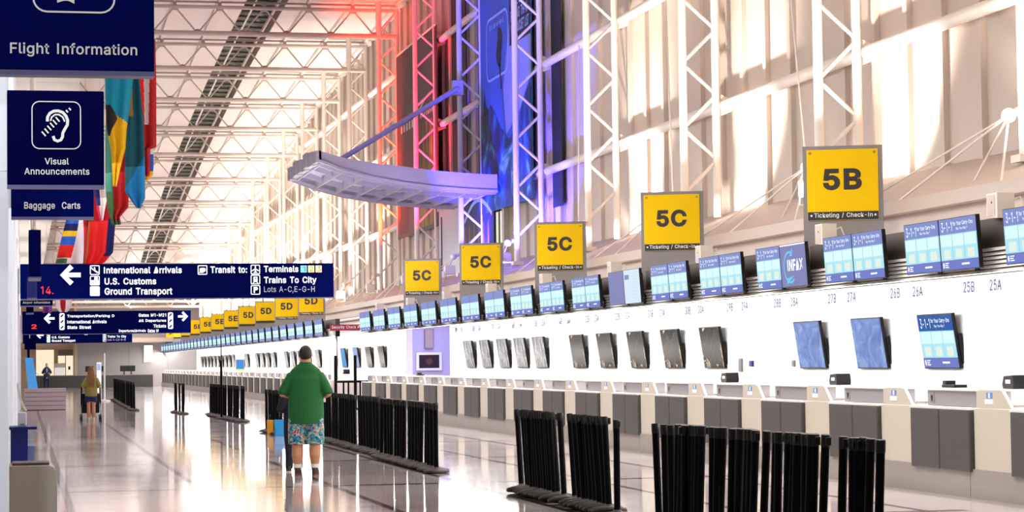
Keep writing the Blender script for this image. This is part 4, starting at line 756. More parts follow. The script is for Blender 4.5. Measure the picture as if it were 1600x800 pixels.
# second one
t, pl = signbox('direction_sign', 'second blue hanging sign with arrows at both ends, reading Transportation/Parking', .0, 6.93, 95, 2.86, 3.80, arm=1, group='blue direction signs')
X = lambda px: (px-36)/262*6.93
Y = lambda py: (521-py)/35*.94
m = MB(); arrow(m, pl, X(78), Y(497), X(86)-X(69), 'lit'); arrow(m, pl, X(285), Y(495.5), X(293)-X(277), 'lit', -1)
for x in (97, 266):
    m.poly(pl, rrect(X(x-4), X(x+4), Y(515), Y(489), .06), 'lit', .004)
    for y in (493, 502, 511): m.stroke(pl, [(X(x-2), Y(y+2)), (X(x+2), Y(y-2))], .06, 'navy', .007)
for px, w, py, s in ((105, 73, 494, 'Transportation/Parking D'), (105, 61, 502.5, 'International Arrivals'), (105, 37, 511, 'State Street'), (216, 43, 493, 'Gates M1-M21'), (216, 43, 502, 'All Departures'), (239, 20, 510, 'Tickets'), (185, 42, 517.5, 'Departures/Arrivals'), (230, 17, 517.5, 'Gates M')):
    m.text(pl, s, X(px), Y(py+2.7), X(px+w)-X(px), Y(0)-Y(5.2), 'lit', .006, .02)
m.text(pl, '2', X(50), Y(513), X(58)-X(50), Y(0)-Y(7), 'red_led', .006, .02)
m.flatten().build('lettering', parent=t)
# third one
t, pl = signbox('direction_sign', 'third blue hanging sign, farthest, partly behind the second', .03, 6.62, 140, 2.93, 3.70, arm=1, group='blue direction signs')
big(t, pl, 6.59, .74)
# signs near the pillar
t, pl = signbox('flight_information_sign', 'large blue Flight Information sign at the top corner', -.75, .582, 10.1, 2.83, 3.75, 'navy', .1, 'blue signs on the pillars', arm=1)
S = 10.1/3500*1.0
X = lambda px: (px-243)/350*1.01+1.332
Z = lambda py: (115-py)/346
m = MB(); m.text(pl, 'Flight Information', X(24), Z(95), X(216.5)-X(24), Z(73)-Z(95), 'letter', .004, .012)
m.stroke(pl, rrect(X(59), X(182), Z(25), Z(-95), .06), .008, 'letter', closed=True)
m.poly(pl, [(X(95), Z(11)), (X(104), Z(8)), (X(108), Z(7.5)), (X(113), Z(8)), (X(121), Z(12)), (X(121), Z(6)), (X(112), Z(-8)), (X(112), Z(-70)), (X(104), Z(-70)), (X(104), Z(-8)), (X(95), Z(5))], 'letter')
m.build('lettering', parent=t)
t, pl = signbox('announcement_sign', 'square blue Visual Announcements sign with an ear symbol', -.09, .503, 14.2, 2.645, 3.235, 'navy2', .09, 'blue signs on the pillars', arm=1)
K = .593/150; X = lambda px: (px-12)*K; Z = lambda py: (291-py)*K
m = MB(); m.text(pl, 'Visual', X(70), Z(259), X(107)-X(70), Z(248.5)-Z(259), 'letter', .004, .01)
m.text(pl, 'Announcements', X(38.5), Z(275), X(139)-X(38.5), Z(264.5)-Z(275), 'letter', .004, .01)
m.stroke(pl, rrect(X(50.5), X(125.5), Z(234), Z(159.5), .045), .006, 'letter', closed=True)
ear = [(X(74), Z(191)), (X(74.5), Z(184)), (X(78), Z(178)), (X(84), Z(174.5)), (X(91), Z(174)), (X(98), Z(176.5)), (X(103), Z(182)), (X(105.5), Z(189)), (X(105), Z(196)), (X(101), Z(203)), (X(98), Z(209)), (X(97.5), Z(215)), (X(95), Z(220)), (X(90), Z(222)), (X(85), Z(220)), (X(83), Z(214))]
m.stroke(pl, ear, .018, 'letter')
m.stroke(pl, [(X(79), Z(190)), (X(81), Z(184)), (X(86), Z(180)), (X(92), Z(180)), (X(98), Z(184)), (X(101), Z(191))], .010, 'letter')
for i in range(6):
    cx, cy = 68.5+4.3*i, 210.5-4.6*i; m.stroke(pl, [(X(cx-3), Z(cy-3.5)), (X(cx+3), Z(cy+3.5))], .009, 'letter')
for cx, cy in ((104.5, 174.5), (109, 171)): m.stroke(pl, [(X(cx-1.5), Z(cy-1.8)), (X(cx+1.5), Z(cy+1.8))], .010, 'letter')
m.build('lettering', parent=t)
t, pl = signbox('baggage_cart_sign', 'blue Baggage Carts sign below the ear symbol sign', -.085, .565, 18.3, 2.715, 3.2, 'navy', .09, 'blue signs on the pillars', arm=1)
K = .65/127; X = lambda px: (px-18)*K; Z = lambda py: (339-py)*K
MB().text(pl, 'Baggage  Carts', X(38), Z(329.5), X(124)-X(38), Z(316)-Z(329.5), 'letter', .004, .012).build('lettering', parent=t)
# signs hung edge-on
for i, (y, z1, lab) in enumerate(((30.2, 3.32, 'nearest dark blue sign box hung edge-on from a white rod'), (39.3, 3.05, 'second edge-on blue sign box, paler, below the nearest'), (50.3, 3.05, 'third edge-on dark blue sign box, lowest in view'))):
    t = thing('edge_on_sign', lab, 'sign', (.085, y, 2.7), group='edge-on blue signs')
    MB().box(0, .158, 0, 1.1, 0, z1-2.7, ('navy', 'bluebox', 'navy2')[i]).build('sign_box', parent=t, bevel=.006)
    MB().box(-.004, .162, -.004, 1.104, -.02, 0, 'navyedge').build('bottom_trim', parent=t)
    MB().tube([(.079, .3, z1-2.7), (.079, .3, 3.8)], .022, 'white', 8).lathe([(.05, 0), (.05, .03), (.022, .06)], 'white', 12, (.079, .3, z1-2.7)).build('hanging_rod', parent=t, smooth=True)
t = thing('hanging_sign', 'small far dark blue sign hung above the blue display stand', 'sign', (.15, 112, 1.9))
MB().box(-.05, .5, 0, .15, .45, 1.0, 'navy2').build('sign_box', parent=t, bevel=.01)
MB().box(.08, .2, .02, .1, -.1, .45, 'navy2').build('stem', parent=t)
MB().tube([(.2, .08, 1.0), (.2, .08, 4.6)], .02, 'white', 6).build('hanging_rod', parent=t)
# maroon security sign
t = thing('security_sign', 'maroon Security Check Point sign over the passage', 'sign', (9.72, 72.0, 2.55))
MB().box(0, 1.2, 0, .08, 0, .2, 'security').build('sign_box', parent=t, bevel=.005); MB().box(1.15, 1.41, .03, .06, .06, .14, 'darkgap').build('wall_bracket', parent=t)
MB().text(Pl((0, 0, 0)), 'Security Check Point', .05, .045, 1.1, .12, 'letter', .004, .01).build('lettering', parent=t)

# ------------------------------------------------------------------ flags hanging from the soffit edge
def flag(label, y, rows, cols, zt, ncol=56, pleat=.05, folds=3.0, seed=0):
    """rows: list of (z, x_left, x_right); cols: function (u, v) -> material; hung cloth with pleats"""
    mb = MB(); n = 90; grid = []
    for i in range(n+1):
        v = i/n; z = rows[0][0]+(rows[-1][0]-rows[0][0])*v
        for a, b in zip(rows, rows[1:]):
            if a[0] >= z >= b[0]:
                q = (a[0]-z)/max(a[0]-b[0], 1e-6); xl = a[1]+(b[1]-a[1])*q; xr = a[2]+(b[2]-a[2])*q; break
        grid.append([(xl+(xr-xl)*j/ncol, y+pleat*sin(folds*2*pi*j/ncol+seed+v*1.2)*(.5+.5*v)+.02*sin(5*v+seed), z) for j in range(ncol+1)])
    for i in range(n):
        for j in range(ncol):
            m = 'flag_'+cols((j+.5)/ncol, (i+.5)/n)
            mb.face([grid[i][j], grid[i][j+1], grid[i+1][j+1], grid[i+1][j]], m)
    top = rows[0]
    t = thing('hanging_flag', label, 'flag', (0, 0, 0), group='flags hanging from the soffit edge')
    mb.flatten(); me = mb.build('cloth', parent=t)
    bm = bmesh.new(); bm.from_mesh(me.data); bmesh.ops.remove_doubles(bm, verts=bm.verts, dist=1e-5); bm.to_mesh(me.data); bm.free()
    me.data.polygons.foreach_set('use_smooth', [True]*len(me.data.polygons))
    so = me.modifiers.new('thick', 'SOLIDIFY'); so.thickness = .008
    MB().tube([(top[1]-.05, y, top[0]+.02), (top[2]+.02, y, top[0]+.02)], .014, 'white', 8).build('pole', parent=t, smooth=True)
    MB().tube([((top[1]+top[2])/2, y, top[0]+.02), ((top[1]+top[2])/2, y, roofz(y)+.05)], .006, 'white', 6).build('hanging_wire', parent=t)
    return t
k41 = 41/3500
def FX(px, y): return (px-35)*y*1.0/3583*(1+.2136/.9769*(px-35)/3583)*.9769*1.0237*.9769/1.0 if False else (px-35)/3500*y*.977*(1+(px-35)/3500*.2135)
def FZ(py, px, y): return 1.516+(573-.0127*(px-35)*.6-py)/3500*y*(.977+.2135*(px-35)/3500)
def frow(y, pts): return [(FZ(py, (a+b)/2, y), FX(a, y), FX(b, y)) for py, a, b in pts]
flag('aqua, black and gold flag, nearest of the hanging flags', 40.5, frow(40.5, [(60, 165, 204), (122, 163, 206), (176, 164, 200), (200, 165, 196), (232, 171, 194), (262, 173, 186), (292, 174, 180)]),
     lambda u, v: 'black' if .44 < v < .66 and u < (.5-abs(v-.54)*3.2) else ('aqua' if v+(.10*(.5-u)) < .52 else 'gold'), roofz, folds=2.2)
flag('dark red flag with a green edge, below the gold one', 42.5, frow(42.5, [(150, 165, 200), (225, 163, 201), (290, 163, 199), (325, 166, 197), (340, 170, 184), (352, 172, 186)]),
     lambda u, v: 'mint' if u < .24 and v < .75 else ('green' if u < .3 or v > .97 else 'crimson'), roofz, folds=2.5, seed=1)
flag('teal to blue flag ending in a point', 41.5, frow(41.5, [(120, 196, 215), (190, 195, 221), (250, 193, 223), (300, 193, 223), (310, 200, 223), (326, 211, 216)]),
     lambda u, v: 'ochre' if v < .3 and u < .4 else ('teal' if v+.25*u < .85 else 'azure'), roofz, folds=1.5, seed=2)
flag('magenta and red flag with a white stripe', 43.5, frow(43.5, [(60, 188, 240), (120, 190, 241), (150, 195, 241), (230, 206, 241), (232, 207, 232), (270, 214, 231), (276, 220, 230)]),
     lambda u, v: 'white' if .62 < u+.25*(v-.3) < .80 and v < .62 else ('magenta' if u < .42-.2*v and v < .6 else ('crimson' if u > .7 or v > .55 else 'red')), roofz, folds=2.6, seed=3)
flag('yellow and blue flag tip behind the magenta flag', 46.5, frow(46.5, [(200, 222, 234), (236, 222, 236), (262, 223, 236), (274, 222, 235), (283, 220, 226)]),
     lambda u, v: 'gold' if v > .82 else ('white' if v < .5 else 'blue'), roofz, folds=1.2, seed=4)
flag('large bright red flag with a navy corner', 57, frow(57, [(280, 143, 182), (320, 140, 182), (345, 137, 178), (370, 135, 176), (395, 133, 174), (410, 130, 162), (418, 130, 150)]),
     lambda u, v: 'navy' if u > .72 and .45 < v < .88 else ('green' if u > .82 and v < .4 else ('ochre' if u < .05 else 'red')), roofz, folds=2.8, seed=5)
flag('white flag with blue, yellow and red bands on its edge', 56, frow(56, [(300, 106, 125), (338, 104, 128), (365, 97, 129), (390, 91, 129), (412, 86, 128)]),
     lambda u, v: ('blue' if v < .45 else 'navy' if v < .55 else 'gold' if v < .62 else 'blue' if v < .75 else 'red') if u < .95-.45*v and v < .92 and u < .8 else ('green' if v > .93 and u < .4 else 'white'), roofz, folds=2., seed=6)
flag('dark crimson flag between the white and the bright red ones', 59, frow(59, [(300, 126, 139), (340, 127, 139), (400, 128, 138), (416, 128, 136)]), lambda u, v: 'crimson', roofz, folds=1.3, seed=7)
flag('navy and white flag with a pink edge behind the baggage sign', 49, frow(49, [(230, 144, 165), (290, 144, 165), (310, 147, 165), (330, 151, 161), (345, 155, 158)]), lambda u, v: 'navy' if u < .4 and v < .8 else ('magenta' if u < .25 else 'white'), roofz, folds=1.4, seed=8)
flag('white and red far flag under the long blue sign', 78, frow(78, [(430, 84, 112), (462, 83, 113), (480, 86, 110), (488, 92, 104)]), lambda u, v: 'crimson' if .3 < u < .62 else 'white', roofz, folds=2, seed=9)
flag('purple and orange far flag under the long blue sign', 80, frow(80, [(440, 62, 82), (470, 63, 82), (489, 66, 80)]), lambda u, v: 'gold' if u+v < .95 else 'purple', roofz, folds=1.5, seed=10)

# ------------------------------------------------------------------ banners on the ribbed wall
def banner(name, label, y0, y1, z0, z1, fill):
    t = thing(name, label, 'banner', (12.28, y1, z0)); w, h = y1-y0, z1-z0
    pl = Pl((0, 0, 0), (0, -1, 0), (0, 0, 1))
    MB().box(0, .03, -w, 0, 0, h, fill).build('cloth', parent=t)
    MB().tube([(.01, 0, h), (.01, -w, h)], .04, 'white', 8).build('top_rail', parent=t)
    return t, pl, w, h
t, pl, w, h = banner('sea_banner', 'large blue banner with breaking wave, text and dark diver on ribbed wall', 53.6, 60.2, 5.5, 13.3, 'sky')
m = MB()
wav = [(0, h*.30), (w*.08, h*.36), (w*.16, h*.33), (w*.25, h*.37), (w*.34, h*.33), (w*.45, h*.27), (w*.6, h*.22), (w*.75, h*.26), (w*.88, h*.34), (w, h*.38)]
m.poly(pl, [(0, 0), (w, 0)]+wav[::-1], 'sea', .006)
m.poly(pl, [(w*.55, h*.24), (w*.8, h*.3), (w, h*.4), (w, h*.85), (w*.8, h*.8), (w*.62, h*.6), (w*.5, h*.4)], 'cloud', .005)
m.rect(pl, w*.63, w, h*.525, h*.78, 'diver', .007)
m.stroke(pl, rrect(w*.19, w*.60, h*.45, h*.66, .35), .07, 'outline', .008, True)
m.poly(pl, [(w*(.44+.05*cos(a)+.015*sin(3*a)), h*(.545+.07*sin(a))) for a in [i*pi/8 for i in range(16)]], 'diver', .010)
m.poly(pl, [(w*.43, h*.49), (w*.45, h*.49), (w*.48, h*.40), (w*.46, h*.40)], 'diver', .010)
m.poly(pl, [(w*.10, h*.32), (w*.14, h*.42), (w*.16, h*.37), (w*.22, h*.35)], 'diver', .011)
for i, (s, a, b) in enumerate((("THERE'S LIKE", .66, .94), ('FISHING THAN', .66, .95), ('YOUR BUCKET LIST', .66, .98))):
    m.text(pl, s, w*a, h*(.645-.045*i), w*(b-a), h*.036, 'outline', .012, .02)
m.text(pl, 'travel', w*.25, h*.62, w*.28, h*.02, 'outline', .012)
m.flatten().build('printed_art', parent=t)
t, pl, w, h = banner('dark_banner', 'dark charcoal banner with gold streaks and a pale curve on ribbed wall', 66.5, 73.9, 5.6, 11.75, 'charcoal')
m = MB(); m.rect(pl, w*.50, w*.95, h*.02, h*.55, 'gold', .006)
m.stroke(pl, [(w*(.45+.5*i/10), h*(.56+.12*sin(i/10*pi*.6))) for i in range(11)], .09, 'palecurve', .009)
m.rect(pl, w*.44, w*.50, h*.1, h*.8, 'diver', .007).rect(pl, w*.06, w*.3, h*.02, h*.34, 'diver', .006)
for i in range(5): m.rect(pl, w*(.12+.07*i), w*(.16+.07*i), h*.56, h*.6, 'palecurve', .008)
for i in range(7): m.rect(pl, w*(.62+.045*i), w*(.645+.045*i), h*.58, h*.63, 'palecurve', .008)
m.flatten().build('printed_art', parent=t)
for nm, y0, y1 in (('dark strip painted as shadow at the near edge of the sea banner', 51.75, 52.75), ('dark vertical wall strip between charcoal banner and deep blue column', 63.4, 65.6)):
    tag(MB().box(12.585, 12.61, y0, y1, 5.2, 12.9, 'diver').build('dark_strip'), nm, 'wall panel')  # first strip paints the sea banner's shadow as a dark sheet
# lower panels under the canopy
t = thing('passage_mural', 'dark navy mural with brown stripes below the canopy', 'mural', (12.28, 61.5, 4.05)); pl = Pl((0, 0, 0), (0, -1, 0), (0, 0, 1))
MB().box(0, .05, -3.2, .95, 0, 2.1, 'mural').build('board', parent=t)
m = MB()
for i in range(6): m.poly(pl, [(-.85+.65*i, .05), (-.6+.65*i, .05), (-.7+.65*i, 1.3), (-.82+.65*i, 1.2)], 'brown')
m.stroke(pl, [(-.8+.38*i, 1.4+.5*sin(i/10*pi)) for i in range(11)], .12, 'outline', .008); m.flatten().build('printed_art', parent=t)
t = thing('lit_wall_panel', 'glowing cream wall panel under the blue sea banner', 'wall panel', (12.3, 57.6, 4.1))
MB().box(0, .05, -.3, .5, 0, 1.35, 'limelit').build('lit_face', parent=t); MB().box(-.01, .04, -.33, -.27, 0, 1.4, 'white').box(-.02, .04, .0, .12, .0, 1.35, 'black').build('frame', parent=t)
t = thing('portal_panel', 'tall lavender wall panel between the pink and deep blue columns', 'wall panel', (12.2, 66.3, 4.0))
MB().box(0, .3, -3.6, -.4, 0, 2.0, 'lav').box(-.02, 0, -.9, -.82, .2, 1.8, 'black').build('panel_face', parent=t); MB().box(-.03, .3, -3.7, -.3, 2.0, 2.12, 'lav').build('cornice', parent=t)

# ------------------------------------------------------------------ curved canopy
t = thing('curved_canopy', 'curved lavender metal canopy reaching out from the wall', 'canopy')
prof = [(7.5, 6.70), (8.1, 6.47), (8.9, 6.26), (9.7, 6.12), (10.6, 6.01), (11.6, 5.94), (12.2, 5.92)]
def hgt(x): return .30+.18*min(1, (x-7.5)/2.0)
for nm, y in (('near_fascia', 57.4), ('far_fascia', 63.4)):
    mb = MB()
    for (xa, za), (xb, zb) in zip(prof, prof[1:]):
        mb.hexa([(xa, y, za), (xb, y, zb), (xb, y+.10, zb), (xa, y+.10, za), (xa, y, za+hgt(xa)), (xb, y, zb+hgt(xb)), (xb, y+.10, zb+hgt(xb)), (xa, y+.10, za+hgt(xa))], 'lav')
        for dy, dz in ((-.05, .0), (.16, -.03), (.55, -.02)):
            yy = y+dy if y < 60 else y+.1-dy
            mb.hexa([(xa, yy, za+dz), (xb, yy, zb+dz), (xb, yy+.06, zb+dz), (xa, yy+.06, za+dz), (xa, yy, za+dz+.07), (xb, yy, zb+dz+.07), (xb, yy+.06, zb+dz+.07), (xa, yy+.06, za+dz+.07)], 'lav')
    mb.build(nm, parent=t)
mb = MB()
for (xa, za), (xb, zb) in zip(prof, prof[1:]):
    mb.hexa([(xa, 57.5, za+.22), (xb, 57.5, zb+.22), (xb, 63.4, zb+.22), (xa, 63.4, za+.22), (xa, 57.5, za+.26), (xb, 57.5, zb+.26), (xb, 63.4, zb+.26), (xa, 63.4, za+.26)], 'lavpanel')
mb.build('top_panel', parent=t)
def pz(x):
    for (xa, za), (xb, zb) in zip(prof, prof[1:]):
        if xa <= x <= xb: return za+(zb-za)*(x-xa)/(xb-xa)
    return prof[-1][1]
for i in range(9):
    x = 7.6+.56*i; MB().box(x-.025, x+.025, 57.5, 63.4, pz(x)+.0, pz(x)+.2, 'lav').build('cross_rib', parent=t)
for y in (59.4, 61.4):
    mb = MB()
    for (xa, za), (xb, zb) in zip(prof, prof[1:]): mb.hexa([(xa, y, za), (xb, y, zb), (xb, y+.05, zb), (xa, y+.05, za), (xa, y, za+.16), (xb, y, zb+.16), (xb, y+.05, zb+.16), (xa, y+.05, za+.16)], 'lav')
    mb.build('long_rib', parent=t)
mb = MB(); z0 = 6.70
for i in range(8): mb.box(7.42-.035*i % .1, 7.56, 57.4+.75*i, 57.4+.75*i+.72, z0-.02*(i % 2), z0+.30+.04*(i % 3), 'lav')
mb.build('tip_plate', parent=t)
MB().tube([(11.62, 59.6, 8.95), (8.02, 58.0, 6.75)], .07, 'lav', 10).tube([(11.62, 59.6, 8.95), (8.02, 62.6, 6.75)], .05, 'lav', 10).build('strut', parent=t, smooth=True)
MB().box(11.45, 11.75, 59.55, 59.75, 8.75, 9.15, 'lav').build('strut_bracket', parent=t, bevel=.02)

# ------------------------------------------------------------------ passage details and posts
t = thing('passage_screen', 'small dark screen in a white frame on the lavender passage wall', 'screen', (12.95, OP1-.12, 1.3))
MB().box(-.14, .72, 0, .1, -.08, .52, 'paper').build('frame', parent=t, bevel=.01); MB().box(-.05, .63, -.01, .0, 0, .44, mat('dark_maroon_screen', (34, 18, 26), .3)).build('screen', parent=t)
m = MB(); pq = Pl((.29, -.012, .22))
for i in range(8): m.stroke(pq, [(0, 0), (.13*cos(i*pi/4), .13*sin(i*pi/4))], .03, mat('screen_emblem', (110, 64, 40), .4), .003)
m.build('emblem', parent=t)
tag(MB().box(13.1, 13.4, OP1-.1, OP1, 1.95, 2.6, 'signgrey').box(13.12, 13.38, OP1-.11, OP1-.1, 1.97, 2.58, 'recess').build('passage_vent'), 'grey upright slot panel above the passage screen', 'vent panel')
tag(MB().box(12.9, 13.25, OP0+.02, OP0+.06, 1.0, 1.6, 'pink').box(12.88, 13.27, OP0+.06, OP0+.08, .95, 1.65, 'paper').build('pink_poster', bevel=.004), 'pink poster at the near side of the passage', 'poster')
struct('trim_8', MB().box(10.0, 10.14, 73.6, 74.0, 0, 2.8, 'wall').box(10.14, 10.17, 73.58, 74.02, 0, 2.8, 'signblack'))
t = thing('barrier_gate', 'black barrier with tall posts and a crossbar before the passage', 'barrier')
for x, y in ((10.02, 73.0), (10.55, 72.2)): MB().tube([(x, y, 0), (x, y, 1.75)], .05, 'post', 10).lathe([(.15, 0), (.15, .03), (.05, .05)], 'post', 14, (x, y, 0)).build('post', parent=t, smooth=True)
MB().box(9.9, 11.1, 72.4, 72.5, .86, .93, 'post').build('crossbar', parent=t, bevel=.008)
for x in (10.2, 10.36, 10.75, 10.9): MB().tube([(x, 72.45, 0), (x, 72.45, .87)], .03, 'post', 8).build('bar', parent=t)

# ------------------------------------------------------------------ queue stanchions
def stanchion():
    t = thing('stanchion', '', 'stanchion')
    MB().tube([(0, 0, .02), (0, 0, .925)], .031, 'post', 16).build('pole', parent=t, smooth=True)
    b = MB().lathe([(.172, 0), (.178, .012), (.172, .03), (.12, .046), (.05, .058), (.034, .075)], 'base', 28).build('base', parent=t, smooth=True)
    h = MB().lathe([(.032, .845), (.0345, .85), (.0345, .926), (.031, .932)], 'black', 16).build('belt_head', parent=t, smooth=True)
    MB().box(.030, .055, -.02, .02, .86, .92, 'black').build('belt_clip', parent=h, bevel=.004)
    return t
proto = None
def put(x, y, lean, label, group):
    global proto
    spin = R.choice((0, 1.6, 1.4, -1.6, -1.5, 1.5, 3.1))
    rot = (Matrix.Rotation(radians(-lean)+R.uniform(-.01, .01), 4, 'X') @ Matrix.Rotation(R.uniform(-.012, .012), 4, 'Y') @ Matrix.Rotation(spin, 4, 'Z')).to_euler()
    loc = (x, y, abs(sin(radians(lean)))*.172+.006)
    if proto is None:
        proto = stanchion(); proto.location = loc; proto.rotation_euler = rot; proto['label'] = label; proto['group'] = group
    else: dup(proto, loc, rot, label, group)
def yat(px, x): return (3583*x/(px-35)-.2135*x)/.977
near = [1023, 1037, 1046, 1058, 1063, 1068, 1073, 1079, 1084, 1089, 1094, 1112, 1119, 1126, 1141, 1147, 1153, 1164, 1170, 1177, 1193, 1208, 1215, 1230, 1236, 1241, 1248, 1257, 1264, 1271, 1286, 1313, 1331, 1338, 1345, 1354, 1372]
for i, px in enumerate(near):
    lean = 3 if i < 1 else (-1 if i < 3 else -7+R.uniform(-1.5, 1.5))
    xx = 5.47+.2*(i/36)+R.uniform(-.03, .03)
    y = yat(px, xx)-sin(radians(lean))*.9
    put(xx, y, lean, 'black stanchion, %s from the far end of the nearest row' % nth(i+1), 'stanchions in the nearest row')
mid = [807, 816, 820, 824, 828, 832, 836, 841, 845, 849, 853, 858, 862, 872, 889, 896, 903, 909, 915, 921, 926, 931, 936, 941, 960]
for i, px in enumerate(mid):
    lean = 0 if i == len(mid)-1 else 11+R.uniform(-1.2, 1.2)
    xx = 5.55+R.uniform(-.02, .02)
    y = yat(px, xx)-sin(radians(lean))*.9
    put(xx, y, lean, 'black stanchion, %s from the far end of the second nearest row' % nth(i+1), 'stanchions in the second nearest row')
def cluster(y0, y1, n, x0, x1, lean, name, group):
    for i in range(n):
        f = i/(n-1) if n > 1 else 0; l = lean+R.uniform(-1.5, 1.5)
        put(x0+(x1-x0)*f+R.uniform(-.03, .03), y0+(y1-y0)*f-sin(radians(l))*.9, l, 'black stanchion, %s from the near end of the %s' % (nth(i+1), name), group)
cluster(30.05, 30.75, 4, 5.50, 5.53, 2, 'small cluster right of the green shirt', 'stanchions in the small cluster')
cluster(31.05, 35.0, 17, 5.53, 5.55, -5, 'packed row beyond that cluster', 'stanchions in the packed row')
cluster(36.2, 43.6, 27, 5.68, 5.76, 4, 'long row beside the green shirt', 'stanchions in the long row')
cluster(47.2, 49.6, 9, 5.32, 5.27, 3, 'cluster left of the green shirt', 'stanchions left of the man')
cluster(58.2, 67.3, 24, 5.6, 5.45, -5, 'row under the tall black pole', 'stanchions under the tall pole')
cluster(69.0, 72.3, 5, 4.82, 4.76, 0, 'small far cluster amid the hall', 'stanchions in the far cluster')
cluster(75.5, 100, 32, 3.6, 3.95, 3, 'far row beyond the woman', 'stanchions in the far row')
t = thing('tall_pole', 'tall thin black pole standing in the stanchion row', 'pole', (5.37, 62.3, 0))
MB().tube([(0, 0, 0), (0, 0, 1.62)], .032, 'post', 10).tube([(0, 0, 1.6), (0, 0, 2.05)], .014, 'post', 8).build('pole', parent=t, smooth=True); MB().lathe([(.2, 0), (.2, .03), (.04, .06)], 'base', 18).build('base', parent=t)
t = thing('white_pole', 'thin white pole on a flat base beside the far stanchion row', 'pole', (3.41, 97, 0))
MB().tube([(0, 0, 0), (0, 0, 2.05)], .04, 'paper', 10).build('pole', parent=t, smooth=True); MB().lathe([(.25, 0), (.25, .04), (.05, .08)], 'paper', 18).build('base', parent=t)

# ------------------------------------------------------------------ people
def melt(mb, name, parent, voxel, smooth=6):
    o = mb.build(name)
    r = o.modifiers.new('r', 'REMESH'); r.mode = 'VOXEL'; r.voxel_size = voxel; r.use_smooth_shade = True
    if smooth:
        s = o.modifiers.new('s', 'SMOOTH'); s.iterations = smooth; s.factor = .5
    dg = bpy.context.evaluated_depsgraph_get(); me = bpy.data.meshes.new_from_object(o.evaluated_get(dg)); me.name = name
    mats = [m for m in mb.mats]; me.materials.clear()
    for m in mats[:1]: me.materials.append(m)
    me.polygons.foreach_set('material_index', [0]*len(me.polygons)); me.polygons.foreach_set('use_smooth', [True]*len(me.polygons))
    bpy.data.objects.remove(o); n = bpy.data.objects.new(name, me); COL.objects.link(n); n.parent = parent
    return n
def person(label, loc, rotz, h=1.75, girth=1.0, hair='hair', long_hair=False, shirt='polo', long_sleeve=False, pants='shorts', pant_z=.42, skin='skin', shoe='shoe', sock=True, stance=.12, hem=.70, vox=.008, hair_len=.0, open_jacket=None, sole='redsole', twist=0, arm_fwd=.26):
    k = h/1.75; t = thing('person', label, 'person', loc, (0, 0, rotz)); t.scale = (k, k, k); g = girth
    # body (faces +Y)
    b = MB()
    b.ball((0, .01, 1.635), .083, .1, .117, skin); b.ball((0, .03, 1.585), .058, .075, .07, skin)
    b.ball((0, .104, 1.625), .013, .02, .02, skin, 8, 6)
    for s in (-1, 1):
        b.ball((s*.087, -.005, 1.63), .014, .025, .034, skin, 8, 6)
    b.tube([(0, -.01, 1.40), (0, -.005, 1.5), (0, .005, 1.6)], [.095, .076, .072], skin, 16)
    b.loft([(0, 0, .74, .17*g, .13*g), (0, .01, .9, .19*g, .15*g), (0, .01, 1.05, .18*g, .14*g), (0, 0, 1.25, .18*g, .12*g), (0, 0, 1.38, .15, .09), (0, 0, 1.44, .07, .06)], skin)
    hands = []
    for s in (-1, 1):
        sh = Vector((s*(.12*g+.01), 0, 1.34)); el = Vector((s*(.235*g+.03), -.03, 1.10)); wr = Vector((s*(.16*g+.02), arm_fwd, 1.06))
        b.tube([sh, (sh+el)/2, el], [.062, .055, .043], skin, 12); b.tube([el, (el*.6+wr*.4), wr], [.043, .042, .027], skin, 12); b.ball(el, .044, .044, .044, skin, 10, 6)
        d = (wr-el).normalized(); pc = wr+d*.045
        b.tube([wr, pc, wr+d*.085], [.027, .036, .03], skin, 10)
        up = Vector((0, 0, 1)); sd = d.cross(up).normalized()
        for i, L in enumerate((.07, .08, .075, .06)):
            f0 = wr+d*.08+up*(.027-.018*i); f1 = f0+d*L*.5-sd*s*.012; f2 = f0+d*L*.8-sd*s*.04
            b.tube([f0, f1, f2], [.0095, .009, .0075], skin, 8)
        b.tube([wr+d*.03+up*.02, wr+d*.06+up*.05-sd*s*.01, wr+d*.095+up*.058-sd*s*.025], [.012, .011, .008], skin, 8)
        hx = s*stance
        b.tube([(s*.095*g, 0, .86), (s*(.1*g+stance)/2, 0, .66), (hx, 0, .48), (hx, -.012, .36), (hx, -.018, .28), (hx, 0, .12), (hx, 0, .06)], [.105*g, .09*g, .064*g, .064*g, .066*g, .043*g, .043], skin, 14)
        b.ball((hx, .05, .045), .04, .11, .04, skin, 12, 8)
    melt(b, 'body', t, vox*.8, 4)
    # shirt
    c = MB(); G = g
    c.loft([(0, .01, hem, .20*G, .16*G), (0, .01, hem+.15, .205*G, .165*G), (0, .01, hem+.32, .20*G, .16*G), (0, .005, 1.18, .20*G, .145*G), (0, 0, 1.30, .205*G, .13*G), (0, -.005, 1.385, .185*G, .115), (0, -.008, 1.435, .155*G, .105), (0, -.008, 1.475, .115*G, .092), (0, -.006, 1.515, .086, .083)], shirt, 24)
    for s in (-1, 1):
        sh = Vector((s*(.13*g+.01), 0, 1.35)); el = Vector((s*(.235*g+.035), -.03, 1.10)); wr = Vector((s*(.16*g+.02), arm_fwd, 1.06))
        c.tube([sh, (sh+el)/2, el*.9+sh*.1], [.085, .082, .074], shirt, 14); c.ball(el*.88+sh*.12, .077, .075, .05, shirt, 12, 8)
        if long_sleeve: c.ball(el, .07, .07, .07, shirt, 10, 6); c.tube([el, (el+wr)/2, wr], [.066, .058, .046], shirt, 12)
    sh_o = melt(c, 'jacket' if long_sleeve else 'shirt', t, vox, 7)
    if not long_sleeve: MB().lathe([(.092, 1.47), (.086, 1.525), (.078, 1.53), (.08, 1.48)], shirt, 20, (0, -.003, 0)).build('collar', parent=sh_o, smooth=True)
